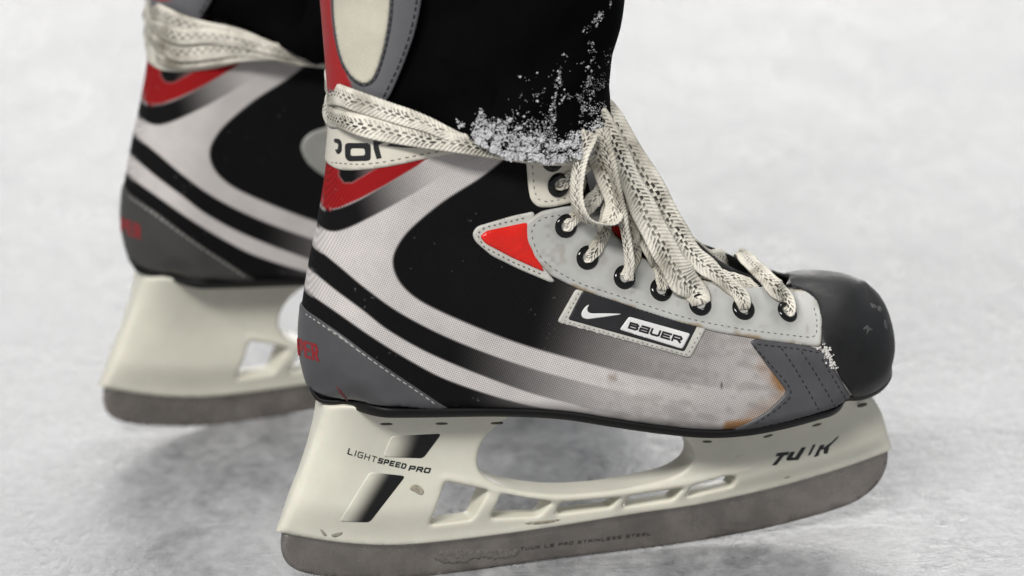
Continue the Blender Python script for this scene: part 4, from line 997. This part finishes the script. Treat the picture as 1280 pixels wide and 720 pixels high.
# snow: sample the near side of the cloth
rs = np.random.RandomState(8); SV = []; SF = []
nearcols = [i for i in range(HN) if hem[i, 1] < 0]
hem_px = proj(hem[[i for i in range(HN) if hem[i, 1] <= 0]]); o_ = np.argsort(hem_px[:, 0]); hxs, hys = hem_px[o_, 0], hem_px[o_, 1]
def surf_pt(ci, u):
    r = u*NR; r0_ = int(r); fr_ = r-r0_; i0 = int(ci) % HN; fi = ci-int(ci); i1 = (i0+1) % HN
    A = TV[r0_, i0]*(1-fi)+TV[r0_, i1]*fi; B = TV[r0_+1, i0]*(1-fi)+TV[r0_+1, i1]*fi; return A*(1-fr_)+B*fr_
OCT = np.array([(1, 0, 0), (-1, 0, 0), (0, 1, 0), (0, -1, 0), (0, 0, 1), (0, 0, -1)], float); OF = [(0, 2, 4), (2, 1, 4), (1, 3, 4), (3, 0, 4), (2, 0, 5), (1, 2, 5), (3, 1, 5), (0, 3, 5)]
cols_near = np.array(nearcols); NT = 420000
streaks = [np.array([(763, 2), (745, 25), (732, 40)]), np.array([(705, 72), (699, 95), (697, 108)]), np.array([(740, 55), (738, 80), (735, 105)]), np.array([(697, 115), (692, 135), (690, 150)])]
ci = rs.choice(cols_near, NT); fi = rs.rand(NT)[:, None]; uu = rs.rand(NT)**2.0*0.62*NR; r_ = uu.astype(int); fr_ = (uu-r_)[:, None]; i1 = (ci+1) % HN
PT = (TV[r_, ci]*(1-fi)+TV[r_, i1]*fi)*(1-fr_)+(TV[r_+1, ci]*(1-fi)+TV[r_+1, i1]*fi)*fr_
Q = proj(PT); X_, Y_ = Q[:, 0], Q[:, 1]; dh = np.interp(X_, hxs, hys)-Y_          # pixels above the hem
crust = sst(36, 18, dh+22*(noise2(Q, 14, 3)-0.5))*sst(586, 600, X_)
crust *= 0.06+0.94*sst(0.38, 0.62, 0.45*noise2(Q, 10, 9)+0.55*noise2(Q, 3.5, 10))
tri = sst(0, 1, (X_-620)/110)*sst(125, 15, dh)*sst(0.38, 0.72, 0.6*noise2(Q, 15, 21)+0.4*noise2(Q, 4, 22))
stv = np.max([sst(7, 0, dist_poly(Q, s_)) for s_ in streaks], 0)*sst(0.3, 0.6, noise2(Q, 4, 31))
dens = np.maximum(np.maximum(0.26*crust, 0.14*tri), 0.14*stv)*np.where(X_ > 758, 0.5, 1)*((Y_ > -5) & (X_ > 560))
pick = np.nonzero(rs.rand(NT) < dens)[0]; count = len(pick)
for i in pick:
    sz = (0.1+0.16*rs.rand()+0.5*rs.rand()**6)*(1+0.2*crust[i]); c0 = PT[i]-np.array([0, 0, rs.uniform(0, 2.0) if dh[i] < 7 else 0])+np.array([0.1, -1, 0.1])*rs.uniform(0, 0.4+0.8*crust[i]); b0 = len(SV)
    SV += list(c0+OCT*sz*rs.uniform(0.5, 1.3, (6, 3))); SF += [(a+b0, b_+b0, d_+b0) for a, b_, d_ in OF]
# lumps of packed snow on the hem
lumps = [(597, 158, 3.0), (600, 148, 2.4), (604, 163, 2.6), (611, 170, 2.6), (594, 168, 2.0), (624, 164, 3.0), (631, 171, 3.2), (622, 178, 2.6), (640, 181, 2.4), (577, 157, 1.6), (573, 152, 1.3), (601, 140, 1.2), (672, 175, 2.0), (648, 160, 1.6), (636, 150, 1.5), (700, 182, 2.0), (613, 160, 1.6), (640, 171, 2.0), (606, 152, 1.6)]
tp_flat = TV[:, cols_near].reshape(-1, 3); tq_flat = tpx[:, cols_near].reshape(-1, 2)
for x, y, r in lumps:
    j = ((tq_flat-[x, y])**2).sum(1).argmin(); base_ = P((x, y), tp_flat[j][1]-0.3)[0]
    for k in range(int(16*r)):
        blob(base_+np.array([rs.normal(0, r*0.5), -abs(rs.normal(0, 0.5)), rs.normal(0, r*0.5)]), rs.uniform(0.14, 0.46), SV, SF, rs, 3, 5)
obj('snow_crust', np.array(SV), SF, 'snow', trouser, kind='stuff', shade=False)

# ------------------------------------------------------------------ the other skate and leg, a stride behind
qd = ray((238, 531))[0]; tt = -CAM[2]/qd[2]; RPOS = CAM+qd*tt
RYAW = YAW+math.radians(5.0)
FAR_M = Matrix.Translation(Vector(RPOS*0.001)) @ Matrix.Rotation(RYAW, 4, 'Z') @ Matrix.Rotation(math.radians(6), 4, 'X')
skate2 = empty('ice_skate', FAR_M, 'blurred ice skate behind, at the left edge, with a plain cream blade holder', 'ice skate', 'pair of hockey skates')
def copy_tree(o, par):
    if o in NOCOPY: return
    c = o.copy(); COL.objects.link(c); c.parent = par
    if o in WIN: c.material_slots[0].link = 'OBJECT'; c.material_slots[0].material = MATS['holder_plastic']
    for k in [x for x in list(COL.objects) if x.parent == o]: copy_tree(k, c)
NOCOPY += WRAPS+WIN+[x for x in COL.objects if x.name.startswith('band_lettering')]
for k in [x for x in list(COL.objects) if x.parent == skate]: copy_tree(k, skate2)
wrap([(412, 128, 0), (417, 129), (428, 133), (450, 142), (490, 152), (530, 160), (575, 174), (620, 184), (690, 190), (740, 180, 0)], [9.5, 9.5, 9.5, 8.5, 5, 3, 3, 3, 5, 8.5, 9.5, 9.5, 9.5], 3.4, 0.4, skate2)
wrap([(412, 152, 0), (417, 153), (428, 155), (450, 160), (490, 160), (530, 166), (575, 178), (620, 188), (690, 194), (742, 184, 0)], [9.0, 9.0, 9.0, 8.5, 6, 4, 4, 4, 6, 8.5, 9, 9, 9], 4.6, 1.9, skate2)
wrap([(412, 174, 0), (417, 176), (428, 179), (450, 184), (490, 180), (530, 177), (575, 180), (620, 190), (690, 196), (742, 188, 0)], [9.5], 3.8, 1.3, skate2)
wrap([(412, 192, 0), (417, 194), (428, 198), (450, 200), (490, 194), (530, 188), (575, 186), (620, 190), (690, 196), (742, 188, 0)], [6.0], 3.0, 0.9, skate2)
for x in COL.objects:
    if x.parent == skate2 and x.name.startswith('heel_cap'): x.material_slots[0].link = 'OBJECT'; x.material_slots[0].material = MATS['far_heel_grey']
v, f, _ = px_panel(smooth(np.array([(620, 322), (628, 304), (650, 294), (690, 288), (760, 300), (760, 372), (700, 378), (660, 366), (632, 346)], float), True, 4), boot, 1.2, 2.6, 3.0)
obj('inner_facing', v, f, 'far_facing_grey', skate2)
t2_ = trouser.copy(); COL.objects.link(t2_); t2_.parent = person
t2_.matrix_parent_inverse = Matrix.Identity(4); t2_.matrix_basis = NEAR_M.inverted() @ FAR_M
print('rear skate at', RPOS, 'blade lowest', zmin, 'snow grains', count, 'objects', len(COL.objects))
